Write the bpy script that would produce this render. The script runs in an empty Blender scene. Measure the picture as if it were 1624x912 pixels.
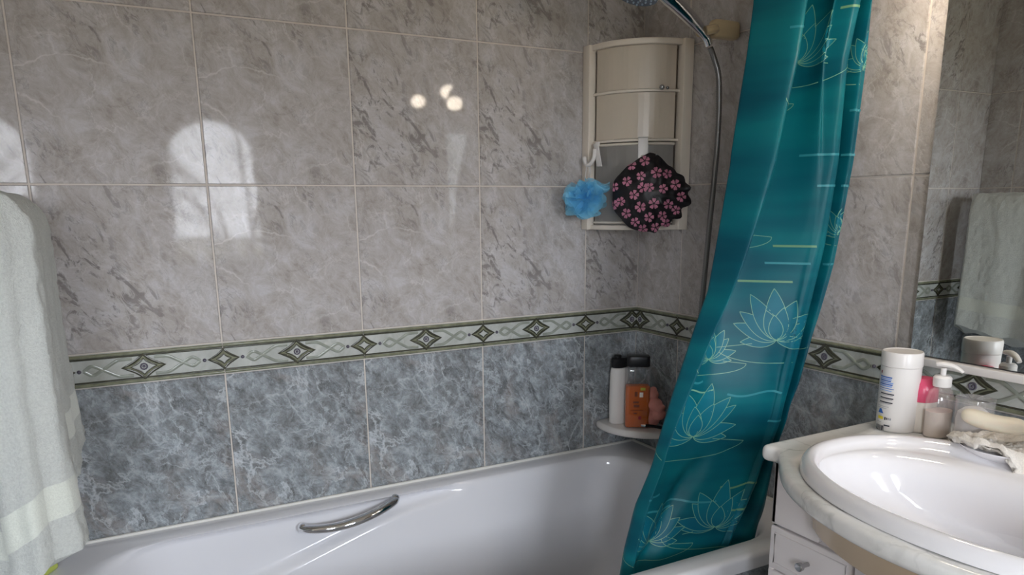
import bpy, math, random
from mathutils import Vector, Matrix, noise as mnoise
random.seed(7)
PI = math.pi
R = 0.57                       # height of the bathtub rim above the floor; all z below are measured from the rim
TW, TH = 0.333, 0.351          # wall tile width and height
sc = bpy.context.scene
col = sc.collection
sin, cos, rad = math.sin, math.cos, math.radians

# ------------------------------------------------------------------ mesh helpers
class MB:
    def __init__(s): s.v=[]; s.f=[]; s.m=[]; s.uv={}
    def vert(s,p): s.v.append(tuple(p)); return len(s.v)-1
    def face(s,idx,m=0,uv=None):
        s.f.append(tuple(idx)); s.m.append(m)
        if uv: s.uv[len(s.f)-1]=uv
    def grid(s,fn,nu,nv,m=0,cu=False,cv=False,uvfn=None):
        b=len(s.v)
        for i in range(nu):
            for j in range(nv):
                s.v.append(tuple(fn(i,j)))
        for i in range(nu if cu else nu-1):
            for j in range(nv if cv else nv-1):
                i2=(i+1)%nu; j2=(j+1)%nv
                mm=m(i,j) if callable(m) else m
                s.face((b+i*nv+j,b+i2*nv+j,b+i2*nv+j2,b+i*nv+j2),mm,
                       [uvfn(i,j),uvfn(i+1,j),uvfn(i+1,j+1),uvfn(i,j+1)] if uvfn else None)
        return b
    def box(s,a,b,bev=0.0,m=0):
        x0,y0,z0=[min(a[i],b[i]) for i in range(3)]; x1,y1,z1=[max(a[i],b[i]) for i in range(3)]
        if bev<=0:
            i=len(s.v)
            for z in (z0,z1):
                for (x,y) in ((x0,y0),(x1,y0),(x1,y1),(x0,y1)): s.v.append((x,y,z))
            for q in ((0,3,2,1),(4,5,6,7),(0,1,5,4),(1,2,6,5),(2,3,7,6),(3,0,4,7)): s.face([i+k for k in q],m)
        else:
            s.prism(rrect(x0,x1,y0,y1,min(bev,(x1-x0)*.45,(y1-y0)*.45),3),z0,z1,min(bev,(z1-z0)*.45),m)
    def prism(s,out,z0,z1,bev=0.0,m=0,mtop=None):
        # outline counter-clockwise, list of (x,y); bevelled top and bottom by insetting along normals
        n=len(out); rows=[]
        if bev>0:
            K=4
            for k in range(K+1):
                a=PI/2*k/K; rows.append((bev*(1-sin(a)),z0+bev*(1-cos(a))))
            for k in range(K+1):
                a=PI/2*k/K; rows.append((bev*(1-cos(a)),z1-bev*(1-sin(a))))
        else: rows=[(0,z0),(0,z1)]
        nrm=[]
        for i in range(n):
            p=Vector(out[i-1]);q=Vector(out[(i+1)%n]); t=(q-p)
            if t.length<1e-9: t=Vector((1,0))
            t.normalize(); nrm.append((t.y,-t.x))
        b=len(s.v)
        for ins,z in rows:
            for i in range(n): s.v.append((out[i][0]-nrm[i][0]*ins,out[i][1]-nrm[i][1]*ins,z))
        for r in range(len(rows)-1):
            for i in range(n):
                j=(i+1)%n
                s.face((b+r*n+i,b+r*n+j,b+(r+1)*n+j,b+(r+1)*n+i),m)
        s.face([b+i for i in range(n)][::-1],m)
        s.face([b+(len(rows)-1)*n+i for i in range(n)],m if mtop is None else mtop)
    def lathe(s,prof,c=(0,0,0),n=32,m=0,M=None,sx=1,sy=1,capt=True,capb=True):
        # prof list of (r,z[,mat])
        b=len(s.v); c=Vector(c)
        for q in prof:
            r,z=q[0],q[1]
            for k in range(n):
                a=2*PI*k/n; p=Vector((r*cos(a)*sx,r*sin(a)*sy,z))
                if M is not None: p=M@p
                s.v.append(tuple(p+c))
        for i in range(len(prof)-1):
            mm=prof[i][2] if len(prof[i])>2 else m
            for k in range(n):
                k2=(k+1)%n
                s.face((b+i*n+k,b+i*n+k2,b+(i+1)*n+k2,b+(i+1)*n+k),mm)
        if capb and prof[0][0]>1e-5: s.face([b+k for k in range(n)][::-1],prof[0][2] if len(prof[0])>2 else m)
        if capt and prof[-1][0]>1e-5: s.face([b+(len(prof)-1)*n+k for k in range(n)],prof[-1][2] if len(prof[-1])>2 else m)
    def lathe_s(s,prof,c,*a,**k):
        # a turned shape standing on the countertop, at 94 % size from scaling the vanity group about the camera
        s.lathe([(q[0]*VS,CT+(q[1]-CT)*VS) for q in prof],c,*a,**k)
    def tube(s,path,rads,n=10,m=0,cap=True,flat=1.0,up=None,closed=False):
        P=[Vector(p) for p in path]; N=len(P)
        if not hasattr(rads,'__len__'): rads=[rads]*N
        b=len(s.v); prev=None
        for i in range(N):
            if closed: t=P[(i+1)%N]-P[i-1]
            else: t=(P[min(i+1,N-1)]-P[max(i-1,0)])
            if t.length<1e-9: t=Vector((0,0,1))
            t.normalize()
            u=Vector(up) if up is not None else (prev if prev is not None else (Vector((0,0,1)) if abs(t.z)<.9 else Vector((1,0,0))))
            u=u-t*u.dot(t)
            if u.length<1e-6: u=t.orthogonal()
            u.normalize(); w=t.cross(u); prev=u
            for k in range(n):
                a=2*PI*k/n
                s.v.append(tuple(P[i]+(u*cos(a)*flat+w*sin(a))*rads[i]))
        for i in range(N if closed else N-1):
            i2=(i+1)%N
            for k in range(n):
                k2=(k+1)%n
                s.face((b+i*n+k,b+i*n+k2,b+i2*n+k2,b+i2*n+k),m)
        if cap and not closed:
            s.face([b+k for k in range(n)][::-1],m); s.face([b+(N-1)*n+k for k in range(n)],m)
    def ball(s,c,r,n=16,m=0,sc3=(1,1,1),M=None):
        prof=[(max(r*sin(PI*k/n),1e-6),-r*cos(PI*k/n)) for k in range(n+1)]
        b=len(s.v)
        s.lathe(prof,(0,0,0),max(8,int(n*1.6)),m,capt=False,capb=False)
        for i in range(b,len(s.v)):
            p=Vector((s.v[i][0]*sc3[0],s.v[i][1]*sc3[1],s.v[i][2]*sc3[2]))
            if M is not None: p=M@p
            s.v[i]=tuple(p+Vector(c))

def rrect(x0,x1,y0,y1,r,n=4):
    o=[]
    for cx,cy,a0 in ((x1-r,y0+r,-PI/2),(x1-r,y1-r,0),(x0+r,y1-r,PI/2),(x0+r,y0+r,PI)):
        for k in range(n+1):
            a=a0+PI/2*k/n; o.append((cx+r*cos(a),cy+r*sin(a)))
    return o
def catmull(pts,n):
    pts=[Vector(p) for p in pts]; o=[]
    for i in range(len(pts)-1):
        p0=pts[max(i-1,0)];p1=pts[i];p2=pts[i+1];p3=pts[min(i+2,len(pts)-1)]
        for k in range(n):
            t=k/n
            o.append(.5*((2*p1)+(p2-p0)*t+(2*p0-5*p1+4*p2-p3)*t*t+(3*p1-p0-3*p2+p3)*t**3))
    o.append(pts[-1]); return o
def lerp(tab,x):
    if x<=tab[0][0]: return tab[0][1]
    for (a,b),(c,d) in zip(tab,tab[1:]):
        if x<=c: return b+(d-b)*(x-a)/(c-a)
    return tab[-1][1]
def sm(x): x=max(0,min(1,x)); return x*x*(3-2*x)

def wloc(o):
    p=Vector((0,0,0))
    while o: p+=o.location; o=o.parent
    return p
def obj(name,mb,mats,parent=None,at=None,sharp=35,smooth=True):
    me=bpy.data.meshes.new(name)
    base=wloc(parent) if parent else Vector((0,0,0))
    loc=Vector((0,0,0))
    if at is not None: loc=Vector((at[0],at[1],at[2]+R))-base
    off=base+loc
    me.from_pydata([(p[0]-off.x,p[1]-off.y,p[2]+R-off.z) for p in mb.v],[],mb.f)
    if not isinstance(mats,(list,tuple)): mats=[mats]
    for mt in mats: me.materials.append(mt)
    me.polygons.foreach_set('material_index',mb.m)
    if mb.uv:
        ul=me.uv_layers.new(name='UVMap')
        for fi,uv in mb.uv.items():
            for k,li in enumerate(me.polygons[fi].loop_indices): ul.data[li].uv=uv[k]
    if smooth:
        me.shade_smooth(); me.set_sharp_from_angle(angle=rad(sharp))
    me.validate(); me.update()
    o=bpy.data.objects.new(name,me); col.objects.link(o); o.location=loc
    if parent: o.parent=parent
    return o
def recalc(o):
    import bmesh
    bm=bmesh.new(); bm.from_mesh(o.data); bmesh.ops.recalc_face_normals(bm,faces=bm.faces); bm.to_mesh(o.data); bm.free()
def tag(o,label,cat,group=None):
    o['label']=label; o['category']=cat
    if group: o['group']=group
    return o
def thing(name,label,cat,at,group=None):
    o=bpy.data.objects.new(name,None); col.objects.link(o)
    o.location=(at[0],at[1],at[2]+R); o.empty_display_size=.05
    return tag(o,label,cat,group)
def struct(name,mb,mats,parent=None,**k):
    o=obj(name,mb,mats,parent,**k)
    if not parent: o['kind']='structure'
    return o
def subsurf(o,l=2):
    md=o.modifiers.new('smooth','SUBSURF'); md.levels=l; md.render_levels=l

# ------------------------------------------------------------------ materials
def srgb(r,g,b): 
    f=lambda c:(c/255/12.92) if c/255<=.04045 else ((c/255+.055)/1.055)**2.4
    return (f(r),f(g),f(b),1)
def new(name):
    m=bpy.data.materials.new(name); m.use_nodes=True
    nt=m.node_tree; nt.nodes.clear()
    o=nt.nodes.new('ShaderNodeOutputMaterial')
    return m,nt,o
def N(nt,t,**k):
    n=nt.nodes.new(t)
    for a,b in k.items():
        if a in n.inputs.keys() if hasattr(n.inputs,'keys') else False: n.inputs[a].default_value=b
        else: setattr(n,a,b)
    return n
def pbr(name,c,rough=.5,metal=0,spec=.5,coat=0,trans=0,ior=1.45,sub=0,bump=None,var=None,alpha=1):
    m,nt,o=new(name)
    p=nt.nodes.new('ShaderNodeBsdfPrincipled'); nt.links.new(p.outputs[0],o.inputs[0])
    p.inputs['Base Color'].default_value=c; p.inputs['Roughness'].default_value=rough
    p.inputs['Metallic'].default_value=metal; p.inputs['Specular IOR Level'].default_value=spec
    p.inputs['Coat Weight'].default_value=coat; p.inputs['Coat Roughness'].default_value=.05
    p.inputs['Transmission Weight'].default_value=trans; p.inputs['IOR'].default_value=ior
    p.inputs['Alpha'].default_value=alpha
    if sub: p.inputs['Subsurface Weight'].default_value=sub; p.inputs['Subsurface Radius'].default_value=(.02,.01,.008)
    tc=nt.nodes.new('ShaderNodeTexCoord')
    if var:   # (scale, amount)
        nz=nt.nodes.new('ShaderNodeTexNoise'); nz.inputs['Scale'].default_value=var[0]; nz.inputs['Detail'].default_value=5
        nt.links.new(tc.outputs['Object'],nz.inputs['Vector'])
        h=nt.nodes.new('ShaderNodeHueSaturation'); h.inputs['Color'].default_value=c
        mr=nt.nodes.new('ShaderNodeMapRange'); mr.inputs['From Min'].default_value=.3; mr.inputs['From Max'].default_value=.7
        mr.inputs['To Min'].default_value=1-var[1]; mr.inputs['To Max'].default_value=1+var[1]
        nt.links.new(nz.outputs[0],mr.inputs[0]); nt.links.new(mr.outputs[0],h.inputs['Value']); nt.links.new(h.outputs[0],p.inputs['Base Color'])
    if bump:  # (scale, strength, dist)
        nz=nt.nodes.new('ShaderNodeTexNoise'); nz.inputs['Scale'].default_value=bump[0]; nz.inputs['Detail'].default_value=4
        nt.links.new(tc.outputs['Object'],nz.inputs['Vector'])
        bp=nt.nodes.new('ShaderNodeBump'); bp.inputs['Strength'].default_value=bump[1]; bp.inputs['Distance'].default_value=bump[2]
        nt.links.new(nz.outputs[0],bp.inputs['Height']); nt.links.new(bp.outputs[0],p.inputs['Normal'])
    return m
def ramp(nt,src,stops,interp='LINEAR'):
    r=nt.nodes.new('ShaderNodeValToRGB'); cr=r.color_ramp; cr.interpolation=interp
    while len(cr.elements)>1: cr.elements.remove(cr.elements[-1])
    cr.elements[0].position=stops[0][0]; cr.elements[0].color=stops[0][1]
    for p,c in stops[1:]:
        e=cr.elements.new(p); e.color=c
    nt.links.new(src,r.inputs[0]); return r.outputs[0]
def g(v): return (v,v,v,1)
def mixc(nt,fac,a,b,mode='MIX'):
    n=nt.nodes.new('ShaderNodeMix'); n.data_type='RGBA'; n.blend_type=mode
    for s,x in ((0,fac),(6,a),(7,b)):
        if isinstance(x,(int,float)): n.inputs[s].default_value=x
        elif isinstance(x,tuple): n.inputs[s].default_value=x
        else: nt.links.new(x,n.inputs[s])
    return n.outputs[2]
def mathn(nt,op,a,b=None):
    n=nt.nodes.new('ShaderNodeMath'); n.operation=op
    for i,x in ((0,a),(1,b)):
        if x is None: continue
        if isinstance(x,(int,float)): n.inputs[i].default_value=x
        else: nt.links.new(x,n.inputs[i])
    return n.outputs[0]
def marble(name,stops,dark,vein,dark_amt,vein_amt,vscale=6.5,rough=.1,spec=.5,coord='UV',base_scale=7,dark_map=(9,26),vw=.035,fine=0.0,brough=.66,dth=(.57,.66),ridges=()):
    m,nt,o=new(name)
    p=nt.nodes.new('ShaderNodeBsdfPrincipled'); nt.links.new(p.outputs[0],o.inputs[0])
    tc=nt.nodes.new('ShaderNodeTexCoord'); src=tc.outputs[coord]
    def noi(scale,detail=6,rgh=.6,dist=0,vec=None):
        n=nt.nodes.new('ShaderNodeTexNoise'); n.inputs['Scale'].default_value=scale; n.inputs['Detail'].default_value=detail
        n.inputs['Roughness'].default_value=rgh; n.inputs['Distortion'].default_value=dist
        nt.links.new(vec or src,n.inputs['Vector']); return n
    ro=nt.nodes.new('ShaderNodeMapping'); ro.inputs['Rotation'].default_value=(0,0,rad(55)); nt.links.new(src,ro.inputs[0])
    st=nt.nodes.new('ShaderNodeMapping'); st.inputs['Scale'].default_value=(.88,1.2,1); nt.links.new(ro.outputs[0],st.inputs[0])
    base=ramp(nt,noi(base_scale,10,brough,.5,st.outputs[0]).outputs[0],stops)
    # diagonal dark streaks
    mp=nt.nodes.new('ShaderNodeMapping'); mp.inputs['Scale'].default_value=(dark_map[0],dark_map[1],1)
    nt.links.new(ro.outputs[0],mp.inputs[0])
    d=noi(1.0,7,.72,1.2,mp.outputs[0])
    dm=ramp(nt,d.outputs[0],[(dth[0],g(0)),(dth[1],g(1))])
    dmask=ramp(nt,noi(3.2,3).outputs[0],[(.42,g(0)),(.6,g(1))])
    f=mathn(nt,'MULTIPLY',mathn(nt,'MULTIPLY',dm,dmask),dark_amt)
    c=mixc(nt,f,base,dark)
    # veins
    wn=noi(4.5,5,.6)
    warp=nt.nodes.new('ShaderNodeVectorMath'); warp.operation='MULTIPLY_ADD'; warp.inputs[1].default_value=(.16,.16,.16)
    nt.links.new(wn.outputs['Color'],warp.inputs[0]); nt.links.new(src,warp.inputs[2])
    for sc_,am,w_ in ((vscale,1.0,vw),(vscale*2.6,.6,vw*1.3)):
        vo=nt.nodes.new('ShaderNodeTexVoronoi'); vo.feature='DISTANCE_TO_EDGE'; vo.inputs['Scale'].default_value=sc_
        nt.links.new(warp.outputs[0],vo.inputs['Vector'])
        vm=ramp(nt,vo.outputs['Distance'],[(0,g(1)),(w_,g(0))])
        msk=ramp(nt,noi(5.5 if sc_==vscale else 9,3).outputs[0],[(.48,g(0)),(.62,g(1))])
        c=mixc(nt,mathn(nt,'MULTIPLY',mathn(nt,'MULTIPLY',vm,msk),vein_amt*am),c,vein)
    for (rs,ra,rw,rcol,seedz) in ridges:
        om=nt.nodes.new('ShaderNodeMapping'); om.inputs['Location'].default_value=(seedz,seedz*.7,0); nt.links.new(st.outputs[0],om.inputs[0])
        rn=noi(rs,7,.62,.35,om.outputs[0])
        rd=mathn(nt,'ABSOLUTE',mathn(nt,'SUBTRACT',rn.outputs[0],.5))
        rm=ramp(nt,rd,[(0,g(1)),(rw,g(0))])
        mk=ramp(nt,noi(6.5,3,.5,0,om.outputs[0]).outputs[0],[(.44,g(0)),(.6,g(1))])
        c=mixc(nt,mathn(nt,'MULTIPLY',mathn(nt,'MULTIPLY',rm,mk),ra),c,rcol)
    if fine:
        fn=ramp(nt,noi(55,4,.7,.5).outputs[0],[(.35,g(0)),(.65,g(1))])
        c=mixc(nt,mathn(nt,'MULTIPLY',fn,fine),c,vein)
    nt.links.new(c,p.inputs['Base Color'])
    p.inputs['Roughness'].default_value=rough; p.inputs['Specular IOR Level'].default_value=spec
    return m

M={}
M['upper']=marble('upper_tile_glaze',[(.33,srgb(152,146,140)),(.44,srgb(172,166,161)),(.54,srgb(183,179,177)),(.66,srgb(196,194,196))],srgb(124,119,117),srgb(218,215,214),.8,.55,vscale=4.2,rough=.045,spec=.15,base_scale=15,dark_map=(17,38),vw=.014,brough=.8,dth=(.525,.59),ridges=((7,.38,.018,srgb(222,220,220),3.1),(10,.4,.012,srgb(126,122,120),9.4)))
M['lower']=marble('lower_tile_glaze',[(.36,srgb(92,92,91)),(.44,srgb(116,119,120)),(.51,srgb(134,140,143)),(.57,srgb(156,163,168)),(.68,srgb(190,191,192))],srgb(84,85,86),srgb(210,214,218),.8,.66,vscale=5.6,rough=.045,spec=.17,base_scale=20,dark_map=(11,26),vw=.02,fine=.16,brough=.8,dth=(.52,.60),ridges=((8,.75,.022,srgb(205,211,216),2.2),(15,.6,.02,srgb(198,206,212),6.7),(11,.65,.016,srgb(78,80,82),11.3),(5,.35,.05,srgb(164,152,144),15.9)))
M['grout']=pbr('grout',srgb(205,197,188),.75,var=(40,.05))
M['list_base']=marble('border_tile_glaze',[(.3,srgb(158,160,152)),(.5,srgb(186,189,184)),(.7,srgb(206,208,204))],srgb(150,146,132),srgb(222,222,216),.4,.4,vscale=9,rough=.12,spec=.5)
M['olive']=pbr('border_olive_glaze',srgb(124,126,104),.2,var=(60,.25))
M['olive_d']=pbr('border_dark_glaze',srgb(66,66,54),.2,var=(60,.2))
M['ribbon']=pbr('border_ribbon_glaze',srgb(146,151,140),.18,var=(50,.15))
M['stud']=pbr('border_stud_glaze',srgb(92,88,100),.2)
M['tub']=pbr('bath_enamel',srgb(226,226,230),.12,spec=.5,coat=.3)
M['ceramic']=pbr('ceramic',srgb(236,234,236),.07,spec=.5,coat=.4)
M['chrome']=pbr('chrome',(.75,.76,.78,1),.07,metal=1)
M['chrome_d']=pbr('brushed_chrome',(.45,.45,.46,1),.22,metal=1)
M['plastic_cream']=pbr('cream_plastic',srgb(226,216,202),.35)
M['plastic_beige']=pbr('beige_plastic',srgb(196,176,140),.35)
M['plastic_white']=pbr('white_plastic',srgb(228,224,220),.3)
M['white_paint']=pbr('white_lacquer',srgb(226,220,220),.3)
M['tan']=pbr('tan_lacquer',srgb(206,184,156),.22)
M['black']=pbr('black_plastic',srgb(22,22,24),.3)
M['ceiling']=pbr('ceiling_paint',srgb(235,232,228),.8)
M['plaster']=pbr('plaster',srgb(232,228,222),.7,var=(3,.04))
M['floor']=marble('floor_tile_glaze',[(.3,srgb(120,112,104)),(.6,srgb(150,142,134))],srgb(100,95,90),srgb(180,175,170),.4,.3,coord='Object')
M['frame_white']=pbr('window_paint',srgb(235,235,232),.35)
M['marble_top']=marble('white_marble',[(.3,srgb(205,204,200)),(.48,srgb(226,225,222)),(.7,srgb(236,234,232))],srgb(150,150,146),srgb(160,160,156),.8,.6,vscale=4.5,rough=.13,coord='Object',base_scale=6,dark_map=(5,20),vw=.03)
M['mirror']=pbr('silvered_glass',(.86,.89,.87,1),.0,metal=1)
M['blackedge']=pbr('mirror_edge',srgb(60,58,54),.5)
M['cork']=pbr('canister_beige',srgb(222,214,190),.6,var=(80,.08))
M['green_stick']=pbr('yellow_green_plastic',srgb(188,200,98),.4)
M['black_cloth']=pbr('black_satin',srgb(20,18,22),.45)
M['pink_print']=pbr('pink_print',srgb(190,122,146),.5,var=(120,.25))
M['soap']=pbr('soap',srgb(236,226,206),.35,sub=.15)
M['cream_liquid']=pbr('cream_liquid',srgb(240,228,218),.35)
M['pink']=pbr('pink_plastic',srgb(206,78,110),.25)
M['pink_sponge']=pbr('pink_sponge',srgb(222,150,140),.75,bump=(300,.5,.002))
M['blue_ink']=pbr('blue_ink',srgb(58,110,190),.4)
M['lightblue_ink']=pbr('light_blue_ink',srgb(130,170,225),.4)
M['black_ink']=pbr('black_ink',srgb(50,52,62),.4)
M['grey_ink']=pbr('grey_ink',srgb(150,150,155),.4)
M['yellow_ink']=pbr('yellow_ink',srgb(235,215,60),.4)
M['red_ink']=pbr('red_ink',srgb(150,40,50),.4)
M['trunk']=pbr('bare_bark',srgb(92,84,78),.9)
M['grass']=pbr('dry_grass',srgb(112,104,86),.95,var=(.5,.2))
M['wood_dark']=pbr('brown_bottle',srgb(70,52,46),.4)
M['teal_green']=pbr('green_tube',srgb(70,140,80),.4)
M['navy']=pbr('navy_box',srgb(40,52,110),.5)
M['skirt_gray']=pbr('sealant',srgb(222,220,214),.5)

def glassy(name,c,rough=.05,thin=.0,ior=1.45):
    return pbr(name,c,rough,trans=1,ior=ior)
M['clear']=glassy('clear_plastic',(.95,.95,.95,1),.03,ior=1.2)
M['amber']=pbr('amber_liquid',srgb(238,112,0),.08,trans=.4,ior=1.2)
def thinmix(name,c,trans_fac,gloss=.08,grough=.1,translucent=.4):
    m,nt,o=new(name)
    df=nt.nodes.new('ShaderNodeBsdfDiffuse'); df.inputs[0].default_value=c
    tl=nt.nodes.new('ShaderNodeBsdfTranslucent'); tl.inputs[0].default_value=c
    tr=nt.nodes.new('ShaderNodeBsdfTransparent')
    gl=nt.nodes.new('ShaderNodeBsdfGlossy'); gl.inputs['Roughness'].default_value=grough
    a=nt.nodes.new('ShaderNodeMixShader'); a.inputs[0].default_value=translucent; nt.links.new(df.outputs[0],a.inputs[1]); nt.links.new(tl.outputs[0],a.inputs[2])
    b=nt.nodes.new('ShaderNodeMixShader'); b.inputs[0].default_value=trans_fac; nt.links.new(a.outputs[0],b.inputs[1]); nt.links.new(tr.outputs[0],b.inputs[2])
    d=nt.nodes.new('ShaderNodeMixShader'); d.inputs[0].default_value=gloss; nt.links.new(b.outputs[0],d.inputs[1]); nt.links.new(gl.outputs[0],d.inputs[2])
    nt.links.new(d.outputs[0],o.inputs[0]); return m
M['pouf']=thinmix('blue_netting',srgb(150,226,255),.45,.02,.3,.45)
M['pane']=thinmix('window_glass',(.9,.95,1,1),.97,.04,.0,.0)
M['cup_glass']=thinmix('frosted_cup',srgb(242,240,242),.86,.1,.12,.4)
M['bottle_thin']=thinmix('milky_plastic',srgb(244,236,234),.78,.09,.08,.4)
def frosted(name,c,see):
    m,nt,o=new(name)
    df=nt.nodes.new('ShaderNodeBsdfDiffuse'); df.inputs[0].default_value=c
    tl=nt.nodes.new('ShaderNodeBsdfTranslucent'); tl.inputs[0].default_value=c
    rf=nt.nodes.new('ShaderNodeBsdfRefraction'); rf.inputs['Roughness'].default_value=.38; rf.inputs['IOR'].default_value=1.12; rf.inputs[0].default_value=(.95,.93,.9,1)
    gl=nt.nodes.new('ShaderNodeBsdfGlossy'); gl.inputs['Roughness'].default_value=.25
    a=nt.nodes.new('ShaderNodeMixShader'); a.inputs[0].default_value=.25; nt.links.new(df.outputs[0],a.inputs[1]); nt.links.new(tl.outputs[0],a.inputs[2])
    b=nt.nodes.new('ShaderNodeMixShader'); b.inputs[0].default_value=see; nt.links.new(a.outputs[0],b.inputs[1]); nt.links.new(rf.outputs[0],b.inputs[2])
    d=nt.nodes.new('ShaderNodeMixShader'); d.inputs[0].default_value=.06; nt.links.new(b.outputs[0],d.inputs[1]); nt.links.new(gl.outputs[0],d.inputs[2])
    nt.links.new(d.outputs[0],o.inputs[0]); return m
M['frost']=frosted('frosted_door',srgb(250,238,220),.20)
M['frost2']=frosted('frosted_door_clear',srgb(206,202,196),.46)
def terry(name,c,scale=260,dist=.006,strength=.9):
    m,nt,o=new(name)
    p=nt.nodes.new('ShaderNodeBsdfPrincipled'); nt.links.new(p.outputs[0],o.inputs[0])
    p.inputs['Roughness'].default_value=.95; p.inputs['Specular IOR Level'].default_value=.1
    p.inputs['Sheen Weight'].default_value=.4
    tc=nt.nodes.new('ShaderNodeTexCoord')
    vo=nt.nodes.new('ShaderNodeTexNoise'); vo.inputs['Scale'].default_value=scale; vo.inputs['Detail'].default_value=6; vo.inputs['Roughness'].default_value=.75
    n2=nt.nodes.new('ShaderNodeTexNoise'); n2.inputs['Scale'].default_value=scale*.12; n2.inputs['Detail'].default_value=5
    nt.links.new(tc.outputs['Object'],vo.inputs['Vector']); nt.links.new(tc.outputs['Object'],n2.inputs['Vector'])
    h=mathn(nt,'ADD',vo.outputs[0],mathn(nt,'MULTIPLY',n2.outputs[0],.8))
    bp=nt.nodes.new('ShaderNodeBump'); bp.inputs['Strength'].default_value=strength; bp.inputs['Distance'].default_value=dist
    nt.links.new(h,bp.inputs['Height']); nt.links.new(bp.outputs[0],p.inputs['Normal'])
    d=tuple(x*.8 for x in c[:3])+(1,)
    cc=ramp(nt,vo.outputs[0],[(.3,d),(.6,c)]); nt.links.new(cc,p.inputs['Base Color'])
    return m
M['terry']=terry('white_terry',srgb(232,236,230))
M['terry_band']=terry('woven_band',srgb(220,224,214),400,.002,.5)
M['washcloth']=terry('cream_terry',srgb(255,248,238),420,.004,.7)
def emis(name,c,s):
    m,nt,o=new(name); e=nt.nodes.new('ShaderNodeEmission'); e.inputs[0].default_value=c; e.inputs[1].default_value=s
    nt.links.new(e.outputs[0],o.inputs[0]); return m
LAMP=62.0
M['bulb']=emis('lamp_glow',(1,.86,.70,1),LAMP)

# curtain fabric: satin teal with soft woven bands that follow the cloth (uv = metres on the cloth)
def curtain_mat(name,c1,c2,c3):
    m,nt,o=new(name)
    p=nt.nodes.new('ShaderNodeBsdfPrincipled')
    p.inputs['Roughness'].default_value=.42; p.inputs['Specular IOR Level'].default_value=.22
    p.inputs['Sheen Weight'].default_value=.0
    tc=nt.nodes.new('ShaderNodeTexCoord'); mp=nt.nodes.new('ShaderNodeMapping'); mp.inputs['Scale'].default_value=(1.5,9,1)
    nt.links.new(tc.outputs['UV'],mp.inputs[0])
    nz=nt.nodes.new('ShaderNodeTexNoise'); nz.inputs['Scale'].default_value=1; nz.inputs['Detail'].default_value=3
    nt.links.new(mp.outputs[0],nz.inputs['Vector'])
    c=ramp(nt,nz.outputs[0],[(.38,c1),(.5,c2),(.62,c3)]); nt.links.new(c,p.inputs['Base Color'])
    n2=nt.nodes.new('ShaderNodeTexNoise'); n2.inputs['Scale'].default_value=900
    nt.links.new(tc.outputs['UV'],n2.inputs['Vector'])
    bp=nt.nodes.new('ShaderNodeBump'); bp.inputs['Strength'].default_value=.15; bp.inputs['Distance'].default_value=.001
    nt.links.new(n2.outputs[0],bp.inputs['Height']); nt.links.new(bp.outputs[0],p.inputs['Normal'])
    tl=nt.nodes.new('ShaderNodeBsdfTranslucent'); nt.links.new(c,tl.inputs[0])
    mx=nt.nodes.new('ShaderNodeMixShader'); mx.inputs[0].default_value=.06
    nt.links.new(p.outputs[0],mx.inputs[1]); nt.links.new(tl.outputs[0],mx.inputs[2]); nt.links.new(mx.outputs[0],o.inputs[0])
    return m
M['curtain']=curtain_mat('teal_satin',srgb(3,76,92),srgb(5,92,105),srgb(8,106,115))
M['cur_petal']=curtain_mat('teal_satin_print',srgb(10,96,118),srgb(12,108,125),srgb(16,114,130))
M['cur_dash']=pbr('print_aqua',srgb(44,132,142),.4)
M['cur_line']=pbr('print_pale_green',srgb(112,164,138),.4)
M['cur_yel']=pbr('print_lime',srgb(96,142,108),.4)

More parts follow.
